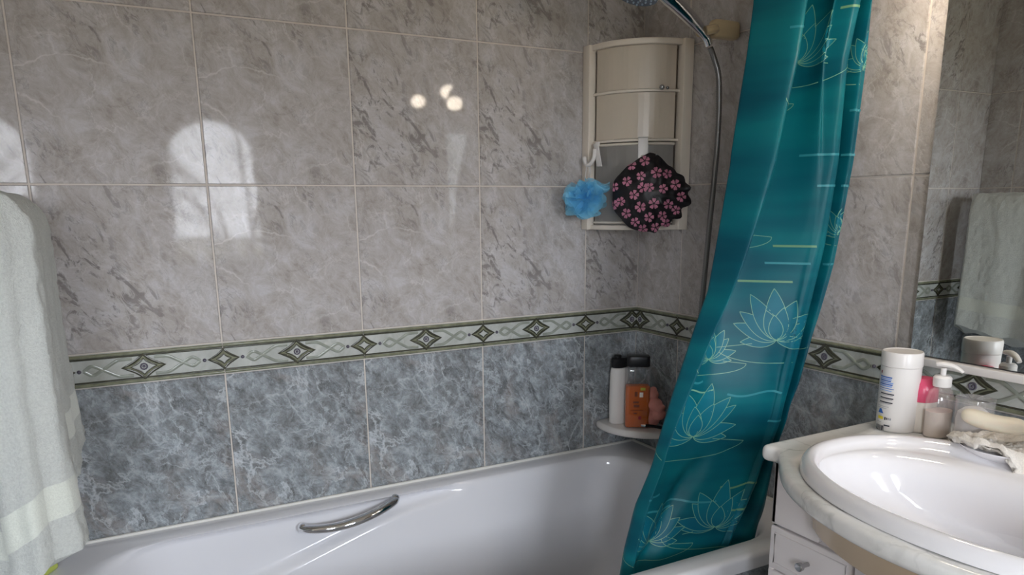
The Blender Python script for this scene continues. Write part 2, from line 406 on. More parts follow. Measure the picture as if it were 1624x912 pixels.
# ------------------------------------------------------------------ the room
LX=-1.715          # left end wall of the bath alcove
def tile_wall(name,org,u,n,ulen,u0,z0,z1,lower_top=.348,list_top=.4216,thick=.1,vary=0,ext=0.0,flip=1):
    """org: point at u=0 on the tiled face; u: unit direction along the wall; n: unit normal into the room; u0: first joint."""
    mb=MB(); org=Vector(org); u=Vector(u); n=Vector(n); rng=random.Random(vary)
    def P(a,z,d): 
        p=org+u*a+n*d; return (p.x,p.y,z)
    G=.002
    a0,a1=0,ulen
    # backing slab
    i=len(mb.v)
    for d in (-G,-thick):
        for (a,z) in ((a0-.1,z0),(a1+ext,z0),(a1+ext,z1),(a0-.1,z1)): mb.v.append(P(a,z,d))
    for q in ((0,1,2,3),(7,6,5,4),(0,4,5,1),(1,5,6,2),(2,6,7,3),(3,7,4,0)): mb.face([i+k for k in q],2)
    js=[0]+[u0+TW*k for k in range(-20,40) if .004<u0+TW*k<ulen-.004]+[ulen]
    js=sorted(js)
    zr=[]; z=lower_top
    zs=[z0]+[lower_top-TH*k for k in range(10,-1,-1) if lower_top-TH*k>z0+.004]
    for a,b in zip(zs,zs[1:]): zr.append((a,b,1))
    zs=[list_top+TH*k for k in range(0,12) if list_top+TH*k<z1-.004]+[z1]
    for a,b in zip(zs,zs[1:]): zr.append((a,b,0))
    hg=.0017; bv=.0014
    for a,b in zip(js,js[1:]):
        # lay the print from the joint grid, so a cut tile shows the matching piece of the same print
        k=math.floor((((a+b)/2)-u0)/TW); ao=u0+TW*k
        for (za,zb,mi) in zr:
            zo=(lower_top-TH*math.ceil((lower_top-(za+zb)/2)/TH)) if mi else (list_top+TH*math.floor(((za+zb)/2-list_top)/TH))
            var=rng.randrange(2)*3.7+(17.3 if mi else 0)
            ta,tb=rng.uniform(-1,1)*.0004,rng.uniform(-1,1)*.0004
            A0=a+(hg if a>0 else 0);A1=b-(hg if b<ulen else 0);Z0=za+hg;Z1=zb-hg
            i=len(mb.v)
            for (aa,zz) in ((A0,Z0),(A1,Z0),(A1,Z1),(A0,Z1)): mb.v.append(P(aa,zz,-G))
            for (aa,zz,sa,sb) in ((A0+bv,Z0+bv,-1,-1),(A1-bv,Z0+bv,1,-1),(A1-bv,Z1-bv,1,1),(A0+bv,Z1-bv,-1,1)): mb.v.append(P(aa,zz,ta*sa+tb*sb))
            uv=[(flip*(aa-ao)+var,zz-zo+var) for (aa,zz) in ((A0,Z0),(A1,Z0),(A1,Z1),(A0,Z1))]
            mb.face((i+4,i+5,i+6,i+7),mi,uv)
            for k2 in range(4):
                l=(k2+1)%4; mb.face((i+k2,i+l,i+4+l,i+4+k2),mi,[uv[k2],uv[l],uv[l],uv[k2]])
    o=struct(name,mb,[M['upper'],M['lower'],M['grout']],smooth=False)
    recalc(o)
    return o

def listello(name,org,u,n,ulen,u0,z0=.348,z1=.4216):
    """relief border tiles: rope bars, diamonds, studs and twisted ribbons"""
    mb=MB(); org=Vector(org); u=Vector(u); n=Vector(n); rng=random.Random(3)
    def P(a,z,d): p=org+u*a+n*d; return Vector((p.x,p.y,z))
    zc=(z0+z1)/2
    js=sorted([0]+[u0+TW*k for k in range(-20,40) if .004<u0+TW*k<ulen-.004]+[ulen])
    for a,b in zip(js,js[1:]):
        A0=a+(.0012 if a>0 else 0);A1=b-(.0012 if b<ulen else 0);Z0=z0+.001;Z1=z1-.001
        i=len(mb.v)
        for d in (-.002,.002):
            for (aa,zz) in ((A0,Z0),(A1,Z0),(A1,Z1),(A0,Z1)): mb.v.append(tuple(P(aa,zz,d)))
        ko=math.floor((((a+b)/2)-u0)/TW); ao=u0+TW*ko
        uv=[(aa-ao+rng.random()*.0+ko*.7,zz-z0) for (aa,zz) in ((A0,Z0),(A1,Z0),(A1,Z1),(A0,Z1))]
        mb.face((i+4,i+5,i+6,i+7),0,uv)
        for k2 in range(4):
            l=(k2+1)%4; mb.face((i+k2,i+l,i+4+l,i+4+k2),0,[uv[k2],uv[l],uv[l],uv[k2]])
        for zz,r,mm in ((z1-.0055,.0036,1),(z1-.0115,.0022,2),(z0+.0055,.0036,1),(z0+.0115,.0020,2)):
            mb.tube([P(A0,zz,.002),P(A1,zz,.002)],r,8,mm,up=tuple(n),flat=.8)
    def clampa(a): return -.0005<=a<=ulen+.0005
    def line(pts,r,mm,k=6,closed=False,flat=.7):
        pts=[p for p in pts if clampa(p[0])] if not closed else pts
        if len(pts)<2: return
        if closed and not all(clampa(p[0]) for p in pts): 
            pts=[(min(max(p[0],0),ulen),p[1]) for p in pts]
        mb.tube([P(p[0],p[1],.0022) for p in pts],r,k,mm,up=tuple(n),flat=flat,closed=closed)
    def diamond(ac,hw,hh,r,mm,conc=.16,fill=None):
        pts=[]
        c=[(hw,0),(0,hh),(-hw,0),(0,-hh)]
        for q in range(4):
            p=Vector(c[q]);w=Vector(c[(q+1)%4])
            for t in (0,.25,.5,.75):
                x=p.lerp(w,t); x=x*(1-conc*4*t*(1-t)*.9); pts.append((ac+x.x,zc+x.y))
        if fill is not None:
            pp=[(min(max(p[0],0),ulen),p[1]) for p in pts]
            i=len(mb.v); hgt=.0028 if fill==1 else .0040
            for p in pp: mb.v.append(tuple(P(p[0],p[1],hgt)))
            mb.v.append(tuple(P(min(max(ac,0),ulen),zc,hgt)))
            for k in range(len(pp)): mb.face((i+k,i+(k+1)%len(pp),i+len(pp)),fill)
        mb.tube([P(min(max(p[0],0),ulen),p[1],.0030 if fill==1 else .0042) for p in pts],r,6,mm,up=tuple(n),flat=.7,closed=True)
    def stud(ac,r,mm):
        if clampa(ac):
            s=Vector((0,0,0)); 
            mb.ball(P(ac,zc,.003),r,8,mm)
    for k in range(-20,40):
        aj=u0+TW*k; am=aj+TW/2
        if -.06<aj<ulen+.06:
            if -.03<aj<ulen+.03:
                diamond(aj,.033,.0225,.0028,2,fill=1); diamond(aj,.0165,.0110,.0016,2,fill=0)
            for s in (-1,1): stud(aj+s*.0415,.0042,4)
        if -.06<am<ulen+.06:
            diamond(am,.0425,.027,.0032,2,fill=1); diamond(am,.026,.0175,.0018,2,fill=0); 
            ring=[(am+.0065*cos(t*PI/6),zc+.0065*sin(t*PI/6)) for t in range(12)]
            if all(clampa(p[0]) for p in ring): mb.tube([P(p[0],p[1],.0045) for p in ring],.0019,6,4,up=tuple(n),closed=True)
            stud(am,.0036,4)
        # two ribbons each side of the large diamond, crossing once and closing in a loop
        for s in (-1,1):
            for h in (-1,1):
                pts=[]
                for t in range(29):
                    q=t/28
                    a=am+s*(.022+.094*q)
                    amp=lerp([(0,.0185),(.3,.0185),(.62,.0),(.84,-.0125),(1,0)],q)
                    pts.append((a,zc+h*amp))
                # smooth the polyline
                for _ in range(3):
                    pts=[pts[0]]+[(pts[i][0],(pts[i-1][1]+2*pts[i][1]+pts[i+1][1])/4) for i in range(1,len(pts)-1)]+[pts[-1]]
                line(pts,.0040,3)
    o=struct(name,mb,[M['list_base'],M['olive'],M['olive_d'],M['ribbon'],M['stud']],sharp=50)
    recalc(o)
    return o

ZF,ZC=-R,2.4-R
YW=-2.8; XL=-2.75
tile_wall('wall_back',(0,0,0),(-1,0,0),(0,-1,0),-LX+.1,.1872,ZF,ZC,vary=11,flip=-1)
tile_wall('wall_right',(0,0,0),(0,-1,0),(-1,0,0),-YW,.1888,ZF,ZC,vary=5,ext=.22)
tile_wall('wall_left',(LX,0,0),(0,-1,0),(1,0,0),.95,.12,ZF,ZC,vary=8,flip=-1)
listello('trim_1',(0,0,0),(-1,0,0),(0,-1,0),-LX,.1872)
listello('trim_2',(0,0,0),(0,-1,0),(-1,0,0),1.9,.1888)
listello('trim_3',(LX,0,0),(0,-1,0),(1,0,0),.95,.12)
# rest of the room
mb=MB(); mb.box((XL-.1,YW-.25,ZF-.1),(.1,.1,ZF)); struct('floor',mb,M['floor'],smooth=False)
mb=MB(); mb.box((XL-.1,YW-.25,ZC),(.1,.1,ZC+.1)); struct('ceiling',mb,M['ceiling'],smooth=False)
mb=MB(); mb.box((XL-.1,YW-.25,ZF),(XL,-.85,ZC)); struct('wall_far_left',mb,M['plaster'],smooth=False)
mb=MB(); mb.box((XL,-.85,ZF),(LX-.1,-.95,ZC)); struct('wall_return',mb,M['plaster'],smooth=False)
WIN=[(-1.05,-.53),(-2.18,-1.66)]; WS,WSP,WT=.43,1.035,1.225
def arch(x0,x1,n=24):
    c=(x0+x1)/2;a=(x1-x0)/2;b=WT-WSP
    return [(c-a*cos(PI*k/n),WSP+b*sin(PI*k/n)) for k in range(n+1)]
mb=MB()
y0,y1=YW,YW-.22
edges=[XL-.1,WIN[1][0],WIN[1][1],WIN[0][0],WIN[0][1],.1]
for a,b in ((edges[0],edges[1]),(edges[2],edges[3]),(edges[4],edges[5])): mb.box((a,y0,ZF),(b,y1,ZC))
for (a,b) in WIN:
    mb.box((a,y0,ZF),(b,y1,WS))
    ar=arch(a,b)
    for (p,q) in zip(ar,ar[1:]):
        i=len(mb.v)
        for y in (y0,y1): mb.v+= [(p[0],y,p[1]),(q[0],y,q[1]),(q[0],y,ZC),(p[0],y,ZC)]
        mb.face((i,i+1,i+2,i+3)); mb.face((i+7,i+6,i+5,i+4)); mb.face((i,i+4,i+5,i+1))
o=struct('wall_front',mb,M['plaster'],smooth=False); recalc(o)
for k,(a,b) in enumerate(WIN):
    fr=MB()
    path=[(a+.012,YW-.13,WS+.012)]+[(x+.012*(1 if x<(a+b)/2 else -1),YW-.13,z-.012) for x,z in arch(a,b)]+[(b-.012,YW-.13,WS+.012)]
    fr.tube(path,.016,8,0,closed=True,up=(0,1,0))
    w=struct('window_%d'%(k+1),fr,M['frame_white'])
    pn=MB(); ar=arch(a+.01,b-.01)
    for y in (YW-.127,YW-.133):
        i=len(pn.v); pts=[(b-.01,WS+.01)]+[(a+.01,WS+.01)]+ar
        for x,z in pts: pn.v.append((x,y,z))
        pn.face([i+q for q in range(len(pts))])
    obj('window_pane',pn,M['pane'],w,smooth=False)
    sl=MB(); sl.box((a-.03,YW+.03,WS-.03),(b+.03,YW-.215,WS+.004),.004); obj('window_sill',sl,M['frame_white'],w)
# added unseen door beyond the vanity, dull so it mirrors less window glare
mb=MB(); mb.box((-.012,-1.705,ZF),(-.0006,-1.765,1.50),.003); mb.box((-.012,-2.62,ZF),(-.0006,-2.69,1.50),.003); mb.box((-.0122,-1.705,1.435),(-.0006,-2.69,1.50),.003)
dr=struct('added_door_1',mb,pbr('added_door_paint',srgb(214,208,198),.8,spec=.1))
mb=MB(); mb.box((-.006,-1.767,ZF+.006),(-.0006,-2.618,1.434),.002)
for (a_,b_,c_,d_) in ((-1.87,-2.52,-.40,.25),(-1.87,-2.52,.38,1.30)): mb.tube([(-.006,a_,c_),(-.006,b_,c_),(-.006,b_,d_),(-.006,a_,d_)],.006,6,closed=True)
obj('added_door_panel',mb,pbr('added_door_leaf',srgb(104,84,66),.85,spec=.05,var=(6,.15)),dr)
mb=MB(); mb.tube([(-.006,-1.93,.45),(-.05,-1.93,.45),(-.055,-1.945,.45),(-.055,-2.04,.45)],.009,10); obj('added_door_handle',mb,M['chrome'],dr)
# outside: dry field and bare trees
mb=MB(); mb.box((-40,YW-50,-1.2),(40,YW-1.2,-1.0)); struct('ground',mb,M['grass'],smooth=False)
def bare_tree(x,y,h,seed):
    rng=random.Random(seed); mb=MB()
    def grow(p,d,l,r,lev):
        n=4; pts=[p]; dd=d.copy()
        for k in range(n):
            dd=(dd+Vector((rng.uniform(-.16,.16),rng.uniform(-.16,.16),rng.uniform(-.04,.1)))).normalized()
            pts.append(pts[-1]+dd*(l/n))
        mb.tube(pts,[r*(1-.5*k/n) for k in range(n+1)],5,0)
        if lev<5:
            for k in range(rng.choice((3,4,4))):
                b=pts[rng.choice((2,3,4))]; a=rng.uniform(0,2*PI); t=rng.uniform(.35,.8)
                s=dd.orthogonal().normalized(); s=Matrix.Rotation(a,3,dd)@s
                grow(b,(dd*cos(t)+s*sin(t)).normalized(),l*rng.uniform(.55,.75),r*.5,lev+1)
    grow(Vector((x,y,-1.0)),Vector((0,0,1)),h*.42,h*.014,0)
    o=obj('bare_tree',mb,M['trunk'],at=(x,y,-1.0))
    tag(o,'bare leafless tree outdoors, mirrored in the tiles with the window','tree','bare trees seen through the windows')
for i,(x,y,h) in enumerate([(.1,-9.0,4.4),(-3.0,-9.4,4.4)]): bare_tree(x,y,h,20+i)

# ------------------------------------------------------------------ bathtub
tub=thing('bathtub','white enamel bathtub built in along the tiled wall under the shower','bathtub',(-.86,-.38,-R))
X0,X1,Y0,Y1=LX+.002,-.002,-.765,-.002
def ring(x0,x1,y0,y1,rl,rr,nst=10,ns=24,nx=48):
    # ccw from lower-right; rl radius of the left corners, rr right corners
    o=[]
    def arc(cx,cy,r,a0): 
        for k in range(nst): 
            a=a0+PI/2*k/nst; o.append((cx+r*cos(a),cy+r*sin(a)))
    def seg(p,q,n):
        for k in range(n): o.append((p[0]+(q[0]-p[0])*k/n,p[1]+(q[1]-p[1])*k/n))
    arc(x1-rr,y0+rr,rr,-PI/2); seg((x1,y0+rr),(x1,y1-rr),ns)
    arc(x1-rr,y1-rr,rr,0); seg((x1-rr,y1),(x0+rl,y1),nx*2)
    arc(x0+rl,y1-rl,rl,PI/2); seg((x0,y1-rl),(x0,y0+rl),ns)
    arc(x0+rl,y0+rl,rl,PI); seg((x0+rl,y0),(x1-rr,y0),nx)
    return o
rows=[]
rows.append((ring(X0,X1,Y0,Y1,.004,.004),-.035))
rows.append((ring(X0,X1,Y0,Y1,.004,.004),-.012))
for k in range(1,5):
    a=PI/2*k/4; i=.012*(1-cos(a)); rows.append((ring(X0+0,X1-0,Y0+i,Y1,.006,.006),-.012+.012*sin(a)))
rows.append((ring(X0+.03,X1-.03,Y0+.03,Y1-.022,.05,.05),.0005))
IX0,IX1,IY0,IY1=-1.545,-.095,-.712,-.062
rows.append((ring(IX0,IX1,IY0,IY1,.2,.13),0.0))
prof=[(.005,-.003),(.009,-.009),(.012,-.018),(.0145,-.04),(.0185,-.09),(.026,-.16),(.036,-.24),(.054,-.31),(.09,-.365),(.16,-.395),(.22,-.405)]
prof2=[]
for (a_,b_),(c_,d_) in zip(prof,prof[1:]):
    m_=max(1,int((b_-d_)/.007)) if b_>-.2 else 2
    for q in range(m_): prof2.append((a_+(c_-a_)*q/m_,b_+(d_-b_)*q/m_))
prof2.append(prof[-1])
for ins,z in prof2:
    sl=ins*3.2 if True else ins
    rows.append((ring(IX0+sl,IX1-ins*1.15,IY0+ins,IY1-ins,max(.2-ins*.2,.1),max(.13-ins*.15,.09)),z))
last=rows[-1][0]; cx=sum(p[0] for p in last)/len(last); cy=sum(p[1] for p in last)/len(last)
for t in (.4,.75,.97): rows.append(([(p[0]+(cx-p[0])*t,p[1]+(cy-p[1])*t) for p in last],-.405-.006*t))
mb=MB(); n=len(rows[0][0])
def tubpt(i,j):
    p=rows[i][0][j]; z=rows[i][1]; x,y=p
    # moulded armrest in the long back wall: a shallow scoop that holds the grip, ending in a slanted edge
    if y>-.2 and -.40>z-1 and z<-.003:
        edge=-.155+.14*sm((x+1.35)/.72)            # lower edge of the scoop rises to the right
        wgt=sm((-.60-x)/.10)*sm((x+1.50)/.1)
        if z>edge: y+=wgt*.026*sm((-z)/.02)
        elif z>edge-.022: y+=wgt*.026*(1-sm((edge-z)/.022))
    return (x,y,z)
mb.grid(tubpt,len(rows),n,0,cv=True)
b=len(mb.v)-n; mb.face([b+k for k in range(n)],0)
o=obj('basin',mb,M['tub'],tub,sharp=60); recalc(o)
# seal between tub and tiles
mb=MB(); mb.tube([(LX+.004,-.006,.002),(-.006,-.006,.002)],.0045,8); mb.tube([(-.006,-.006,.002),(-.006,-.76,.002)],.0045,8)
obj('sealant_bead',mb,M['skirt_gray'],tub)
# chrome grip
mb=MB(); 
pth=catmull([(-1.050,-.066,-.040),(-1.034,-.080,-.042),(-.985,-.098,-.041),(-.93,-.104,-.035),(-.875,-.097,-.026),(-.827,-.080,-.016),(-.812,-.066,-.012)],6)
rr=[.0125+.0015*sin(PI*i/(len(pth)-1)) for i in range(len(pth))]
mb.tube(pth,rr,14,0,flat=.8,up=(0,0,1))
for q in (pth[0],pth[-1]): mb.ball(q,.0125,10)
obj('grip',mb,M['chrome'],tub,at=None)['label']='curved chrome grip handle'
# tiled front of the tub
mb=MB(); mb.box((X0,-.757,-R),(X1,-.735,-.0355)); struct('wall_bath_front',mb,M['lower'],smooth=False)
for f in bpy.data.objects['wall_bath_front'].data.polygons: pass
me=bpy.data.objects['wall_bath_front'].data; ul=me.uv_layers.new(name='UVMap')
for l in me.loops:
    c=me.vertices[l.vertex_index].co; ul.data[l.index].uv=(c.x,c.z)

# ------------------------------------------------------------------ corner cabinet on the wall
def arcpts(A,B,sag,n=18,cen=(0,0)):
    A=Vector(A);B=Vector(B);mid=(A+B)/2;d=(B-A);L=d.length;nn=Vector((d.y,-d.x)).normalized()
    if nn.dot(mid-Vector(cen))<0: nn=-nn
    r=(L*L/4+sag*sag)/(2*sag); c=mid-nn*(r-sag)
    a0=math.atan2(A.y-c.y,A.x-c.x); a1=math.atan2(B.y-c.y,B.x-c.x)
    while a1-a0>PI: a1-=2*PI
    while a1-a0<-PI: a1+=2*PI
    return [(c.x+r*cos(a0+(a1-a0)*k/n),c.y+r*sin(a0+(a1-a0)*k/n)) for k in range(n+1)]
CA,CB=(-.192,-.030),(-.030,-.199)
front=arcpts(CA,CB,.05)
def inset(pts,d):
    o=[]
    for i,p in enumerate(pts):
        a=Vector(pts[max(i-1,0)]);b=Vector(pts[min(i+1,len(pts)-1)]);t=(b-a).normalized(); nn=Vector((t.y,-t.x))
        if nn.dot(Vector(p))<0: nn=-nn   # outwards = away from the corner
        o.append((p[0]-nn.x*d,p[1]-nn.y*d))
    return o
def ccw(o):
    A=sum(o[i-1][0]*o[i][1]-o[i][0]*o[i-1][1] for i in range(len(o)))
    return o if A>0 else o[::-1]
cab=thing('corner_cabinet','cream plastic corner cabinet with frosted curved doors on the tiled wall','cabinet',(-.002,-.002,.652))
w=.0025
CZ0,CZ1=.655,1.137
def plate(pts,z0,z1,bev=.002):
    mb=MB(); mb.prism(ccw([(-w,-w),(-.2,-w)]+pts+[(-w,-.205)]),z0,z1,bev); return mb
obj('top_panel',plate(inset(front,-.006),1.122,CZ1,.003),M['plastic_cream'],cab)
obj('bottom_panel',plate(inset(front,-.004),CZ0,.668,.003),M['plastic_cream'],cab)
obj('shelf',plate(inset(front,-.001),1.007,1.014,.002),M['plastic_cream'],cab)
obj('shelf',plate(inset(front,-.001),.884,.891,.002),M['plastic_cream'],cab)
mb=MB(); mb.box((-.206,-w,CZ0),(-.184,-.034,CZ1),.002); obj('side_post',mb,M['plastic_cream'],cab)
mb=MB(); mb.box((-w,-.214,CZ0),(-.034,-.187,CZ1),.002); obj('side_post',mb,M['plastic_cream'],cab)
mb=MB(); mb.box((-.182,-w,.669),(-.006,-.0045,1.121)); mb.box((-w,-.185,.669),(-.0045,-.006,1.121)); obj('back_panel',mb,M['plastic_cream'],cab)
def panel(z0,z1,ins,i0=1,i1=17,th=.002):
    mb=MB(); f=inset(front,ins)[i0:i1+1]; f2=inset(front,ins+th)[i0:i1+1]
    mb.prism(ccw(f+f2[::-1]),z0,z1,0); return mb
obj('door',panel(1.015,1.121,.004),M['frost'],cab,smooth=False)
obj('door',panel(.892,1.006,.004),M['frost'],cab,smooth=False)
lo=obj('door',panel(.669,.876,.004),M['frost2'],cab,smooth=False); lo['label']='clearer frosted lower door panel'
mb=MB(); f=inset(front,.001)[1:18]; mb.tube([(p[0],p[1],.878) for p in f],.0035,8); obj('rail',mb,M['plastic_cream'],lo)
mb=MB(); mb.tube([(p[0],p[1],.675) for p in f],.003,8); obj('rail',mb,M['plastic_cream'],lo)
mb=MB(); p=Vector((inset(front,-.006)[14][0],inset(front,-.006)[14][1],1.016))
mb.ball(p,.007,10,0); p2=Vector((inset(front,-.006)[15][0],inset(front,-.006)[15][1],1.015)); mb.ball(p2,.0045,10,0); obj('door_knob',mb,M['chrome_d'],cab)
# things inside
mb=MB(); mb.lathe([(.018,1.0145),(.02,1.02),(.02,1.05),(.012,1.06),(.009,1.066),(.009,1.074)],(-.100,-.062,0),20)
tag(obj('bottle',mb,M['wood_dark'],at=(-.100,-.062,1.0145)),'small dark bottle blurred behind the top frosted door','bottle')
mb=MB(); mb.tube([(-.060,-.155,1.0245),(-.085,-.135,1.0245),(-.115,-.108,1.0245)],[.008,.010,.011],12)
tag(obj('tube_of_cream',mb,M['teal_green'],at=(-.085,-.13,1.0145)),'green tube lying behind frosted door on upper cabinet shelf','tube')
mb=MB(); mb.box((-.135,-.125,.892),(-.06,-.05,.918),.004)
tag(obj('tin_box',mb,M['black'],at=(-.09,-.09,.892)),'flat black box on the middle shelf behind frosted door','box')
mb=MB(); mb.box((-.115,-.11,.669),(-.055,-.05,.862),.004)
tag(obj('carton',mb,M['navy'],at=(-.08,-.08,.669)),'tall navy blue carton blurred behind lower cabinet door','box')

# hooks on the door rail
def hook(name,i,label):
    p=Vector((inset(front,-.004)[i][0],inset(front,-.004)[i][1],0)); q=Vector((inset(front,-.004)[i+1][0],inset(front,-.004)[i+1][1],0))
    t=(q-p).normalized(); nn=Vector((t.y,-t.x,0)); 
    if nn.dot(p)<0: nn=-nn
    return p,t,nn
hp,ht,hn=hook('h',1,'')
t_=thing('hook',"white plastic hook clipped on cabinet's left edge, holding a blue shower puff",'hook',(hp.x,hp.y,.82))
mb=MB()
mb.box((-.010,-.0015,0),(.010,.0015,.060),.001)
for i in range(len(mb.v)):
    v=mb.v[i]; z=v[2]
    q=hp+ht*(v[0]+.016+(.060-z)*.28)+hn*(v[1]+.006); mb.v[i]=(q.x,q.y,.823+z)
obj('back_plate',mb,M['plastic_white'],t_)
mb=MB(); mb.box((-.006,-.004,0),(.006,.004,.012),.001)
for i in range(len(mb.v)):
    v=mb.v[i]; q=hp+ht*(v[0]+.016)+hn*(v[1]); mb.v[i]=(q.x,q.y,.876+v[2])
obj('clip',mb,M['plastic_white'],t_)
mb=MB()
path=[hp+ht*a_+hn*d_+Vector((0,0,z_)) for a_,d_,z_ in ((.016,.009,.868),(.018,.013,.848),(.012,.017,.834),(0,.019,.828),(-.011,.019,.833),(-.015,.019,.846))]
mb.tube(catmull(path,2),[.0055]*(2*(len(path)-1)+1),10,0); mb.ball(path[-1],.0055,8)
obj('hook_arm',mb,M['plastic_white'],t_)
hookL=path[3]
hp2,ht2,hn2=hook('h',11,'')
t_=thing('hook','white plastic over-door hook holding the black flowered shower cap','hook',(hp2.x,hp2.y,.82))
mb=MB(); 
for (x0,x1,d0,d1,z0,z1) in ((-.013,.013,.002,.006,.825,.894),(-.013,.013,-.004,.006,.890,.894)): 
    b=len(mb.v); mb.box((x0,d0,z0),(x1,d1,z1),.001)
    for i in range(b,len(mb.v)):
        v=mb.v[i]; q=hp2+ht2*v[0]+hn2*(v[1]+.001); mb.v[i]=(q.x,q.y,v[2])
obj('back_plate',mb,M['plastic_white'],t_)
mb=MB(); mb.tube([tuple(hp2+hn2*d+Vector((0,0,z))) for d,z in ((.006,.845),(.016,.833),(.026,.834),(.030,.846))],.006,10); obj('hook_arm',mb,M['plastic_white'],t_)

# blue shower puff
PC=Vector((-.262,-.105,.735))
pf=thing('shower_puff','blue netted shower puff hanging from the left white hook','puff',(PC.x,PC.y,PC.z-.05))
rng=random.Random(5); mb=MB()
view=Vector((-.55,-.83,0)).normalized(); rt=Vector((.83,-.55,0)); upv=Vector((0,0,1))
for k in range(26):
    # each ruffle: a wavy fan folded around a random axis
    ax=Vector((rng.gauss(0,1),rng.gauss(0,1),rng.gauss(0,1))).normalized()
    e1=ax.orthogonal().normalized(); e2=ax.cross(e1)
    r0=.010; r1=rng.uniform(.040,.058); ph=rng.uniform(0,6); f1=rng.choice((3,4,5)); am=rng.uniform(.010,.018); a0=rng.uniform(0,6); span=rng.uniform(2.6,5.0)
    c=PC+ax*rng.uniform(.0,.014)
    def fn(i,j,e1=e1,e2=e2,ax=ax,r1=r1,ph=ph,f1=f1,am=am,a0=a0,span=span,c=c):
        a=a0+span*i/40; t=j/7; r=r0+(r1-r0)*t*(1+.12*sin(f1*2*a+ph))
        d=am*t*t*sin(f1*a+ph)+.012*t*t
        q=c+(e1*cos(a)+e2*sin(a))*r+ax*d
        return (q.x,q.y,q.z)
    mb.grid(fn,41,8)
for i in range(len(mb.v)):
    q=Vector(mb.v[i])-PC; q.z*=.92; q=q-view*min(0,0); mb.v[i]=tuple(PC+q)
# one loose flap to the upper right
def flap(i,j):
    t=i/14; s=j/8-.5
    q=PC+rt*(.012+.052*t)+upv*(.026+.012*t+s*.030*(1-.3*t)+.006*sin(6*t))+view*(.012+.01*sin(5*s+3*t))
    return (q.x,q.y,q.z)
mb.grid(flap,15,9)
obj('netting',mb,M['pouf'],pf,sharp=180)
mb=MB()
for s in (-.006,.003,.007):
    mb.tube(catmull([hookL+Vector((0,0,.006))+rt*s*.3,hookL+rt*s*1.0+Vector((0,0,-.02)),PC+rt*s*.6+view*.022+Vector((0,0,.022))],6),.0014,6)
obj('cord',mb,M['plastic_white'],pf)

# shower cap
CC=Vector((-.152,-.232,.752)); cn=Vector((-.62,-.78,0)).normalized(); cr=Vector((cn.y,-cn.x,0)); 
if cr.dot(Vector((.88,-.47,0)))<0: cr=-cr
cap=thing('shower_bonnet','black crumpled shower cap with pink flowers hanging from right cabinet hook','shower cap',(CC.x,CC.y,CC.z-.1))
OUT=[(0,.098),(18,.100),(35,.084),(55,.082),(75,.093),(90,.098),(105,.092),(120,.084),(140,.088),(160,.092),(180,.093),(200,.096),(225,.097),(250,.099),(270,.102),(290,.096),(310,.098),(335,.100),(352,.112),(360,.098)]
def capR(a):
    d=math.degrees(a)%360
    r=lerp(OUT,d)
    # ruffled elastic edge on the lower right
    k=sm((75-abs(((d-330)+180)%360-180))/40)
    return r+k*.006*sin(rad(d)*17)+.0015*sin(rad(d)*9+1)
def capsurf(a,t,off=0):
    r=capR(a)*t
    h=.040*max(0,(1-t**2.2))
    wr=.005*mnoise.noise(Vector((cos(a)*t*3.2,sin(a)*t*3.2,1.3)))+.006*mnoise.noise(Vector((cos(a)*t*7,sin(a)*t*7,5.3)))*t
    wr+=.006*sin(a*14)*max(0,t-.72)/.28*sm((75-abs(((math.degrees(a)-330)+180)%360-180))/40)
    q=CC+cr*(r*cos(a))+upv*(r*sin(a))+cn*(h+wr+off)
    return q
mb=MB()
NA=120
mb.grid(lambda i,j:tuple(capsurf(2*PI*i/NA,max(j/24,.002))),NA,25,0,cu=True)
mb.grid(lambda i,j:tuple(capsurf(2*PI*i/NA,max(1-j/10,.002),-.004-.02*(j/10))if j else tuple(capsurf(2*PI*i/NA,1.0))),NA,11,0,cu=True)
# printed blossoms, part of the cloth
FL=[(-.075,.05),(-.045,.068),(-.012,.078),(.03,.083),(-.088,.015),(-.055,.028),(-.02,.040),(.018,.048),(.045,.045),(.060,.068),
    (-.07,-.022),(-.036,-.006),(.002,.012),(.036,.008),(.066,.018),(-.088,-.030),(-.055,-.052),(-.02,-.036),(.014,-.028),(.05,-.030),
    (-.032,-.074),(.003,-.062),(.036,-.058),(-.012,-.092),(.07,-.045),(.02,-.088),(.082,-.012),(-.015,.012),(.045,-.078)]
frng=random.Random(9)
def dpt(x,y,off):
    a=math.atan2(y,x); r=math.hypot(x,y); t=min(r/capR(a),1.0)
    return capsurf(a,max(t,.002),off)
for fx,fy in FL:
    if math.hypot(fx,fy)>capR(math.atan2(fy,fx))*.97: continue
    rot=frng.uniform(0,2*PI); R0=frng.uniform(.0115,.0145)
    for k in range(5):
        a=rot+2*PI*k/5+frng.uniform(-.1,.1)
        pts=[(.15,0),(.5,.27),(.85,.36),(1.0,.18),(.92,0),(1.0,-.18),(.85,-.36),(.5,-.27)]
        i=len(mb.v)
        c_=(fx+R0*.6*cos(a),fy+R0*.6*sin(a)); mb.v.append(tuple(dpt(c_[0],c_[1],.0016)))
        for (u_,v_) in pts:
            x=fx+R0*(u_*cos(a)-v_*sin(a)); y=fy+R0*(u_*sin(a)+v_*cos(a)); mb.v.append(tuple(dpt(x,y,.0013)))
        for q in range(len(pts)): mb.face((i,i+1+q,i+1+(q+1)%len(pts)),1)
obj('cap_cloth',mb,[M['black_cloth'],M['pink_print']],cap,sharp=180)

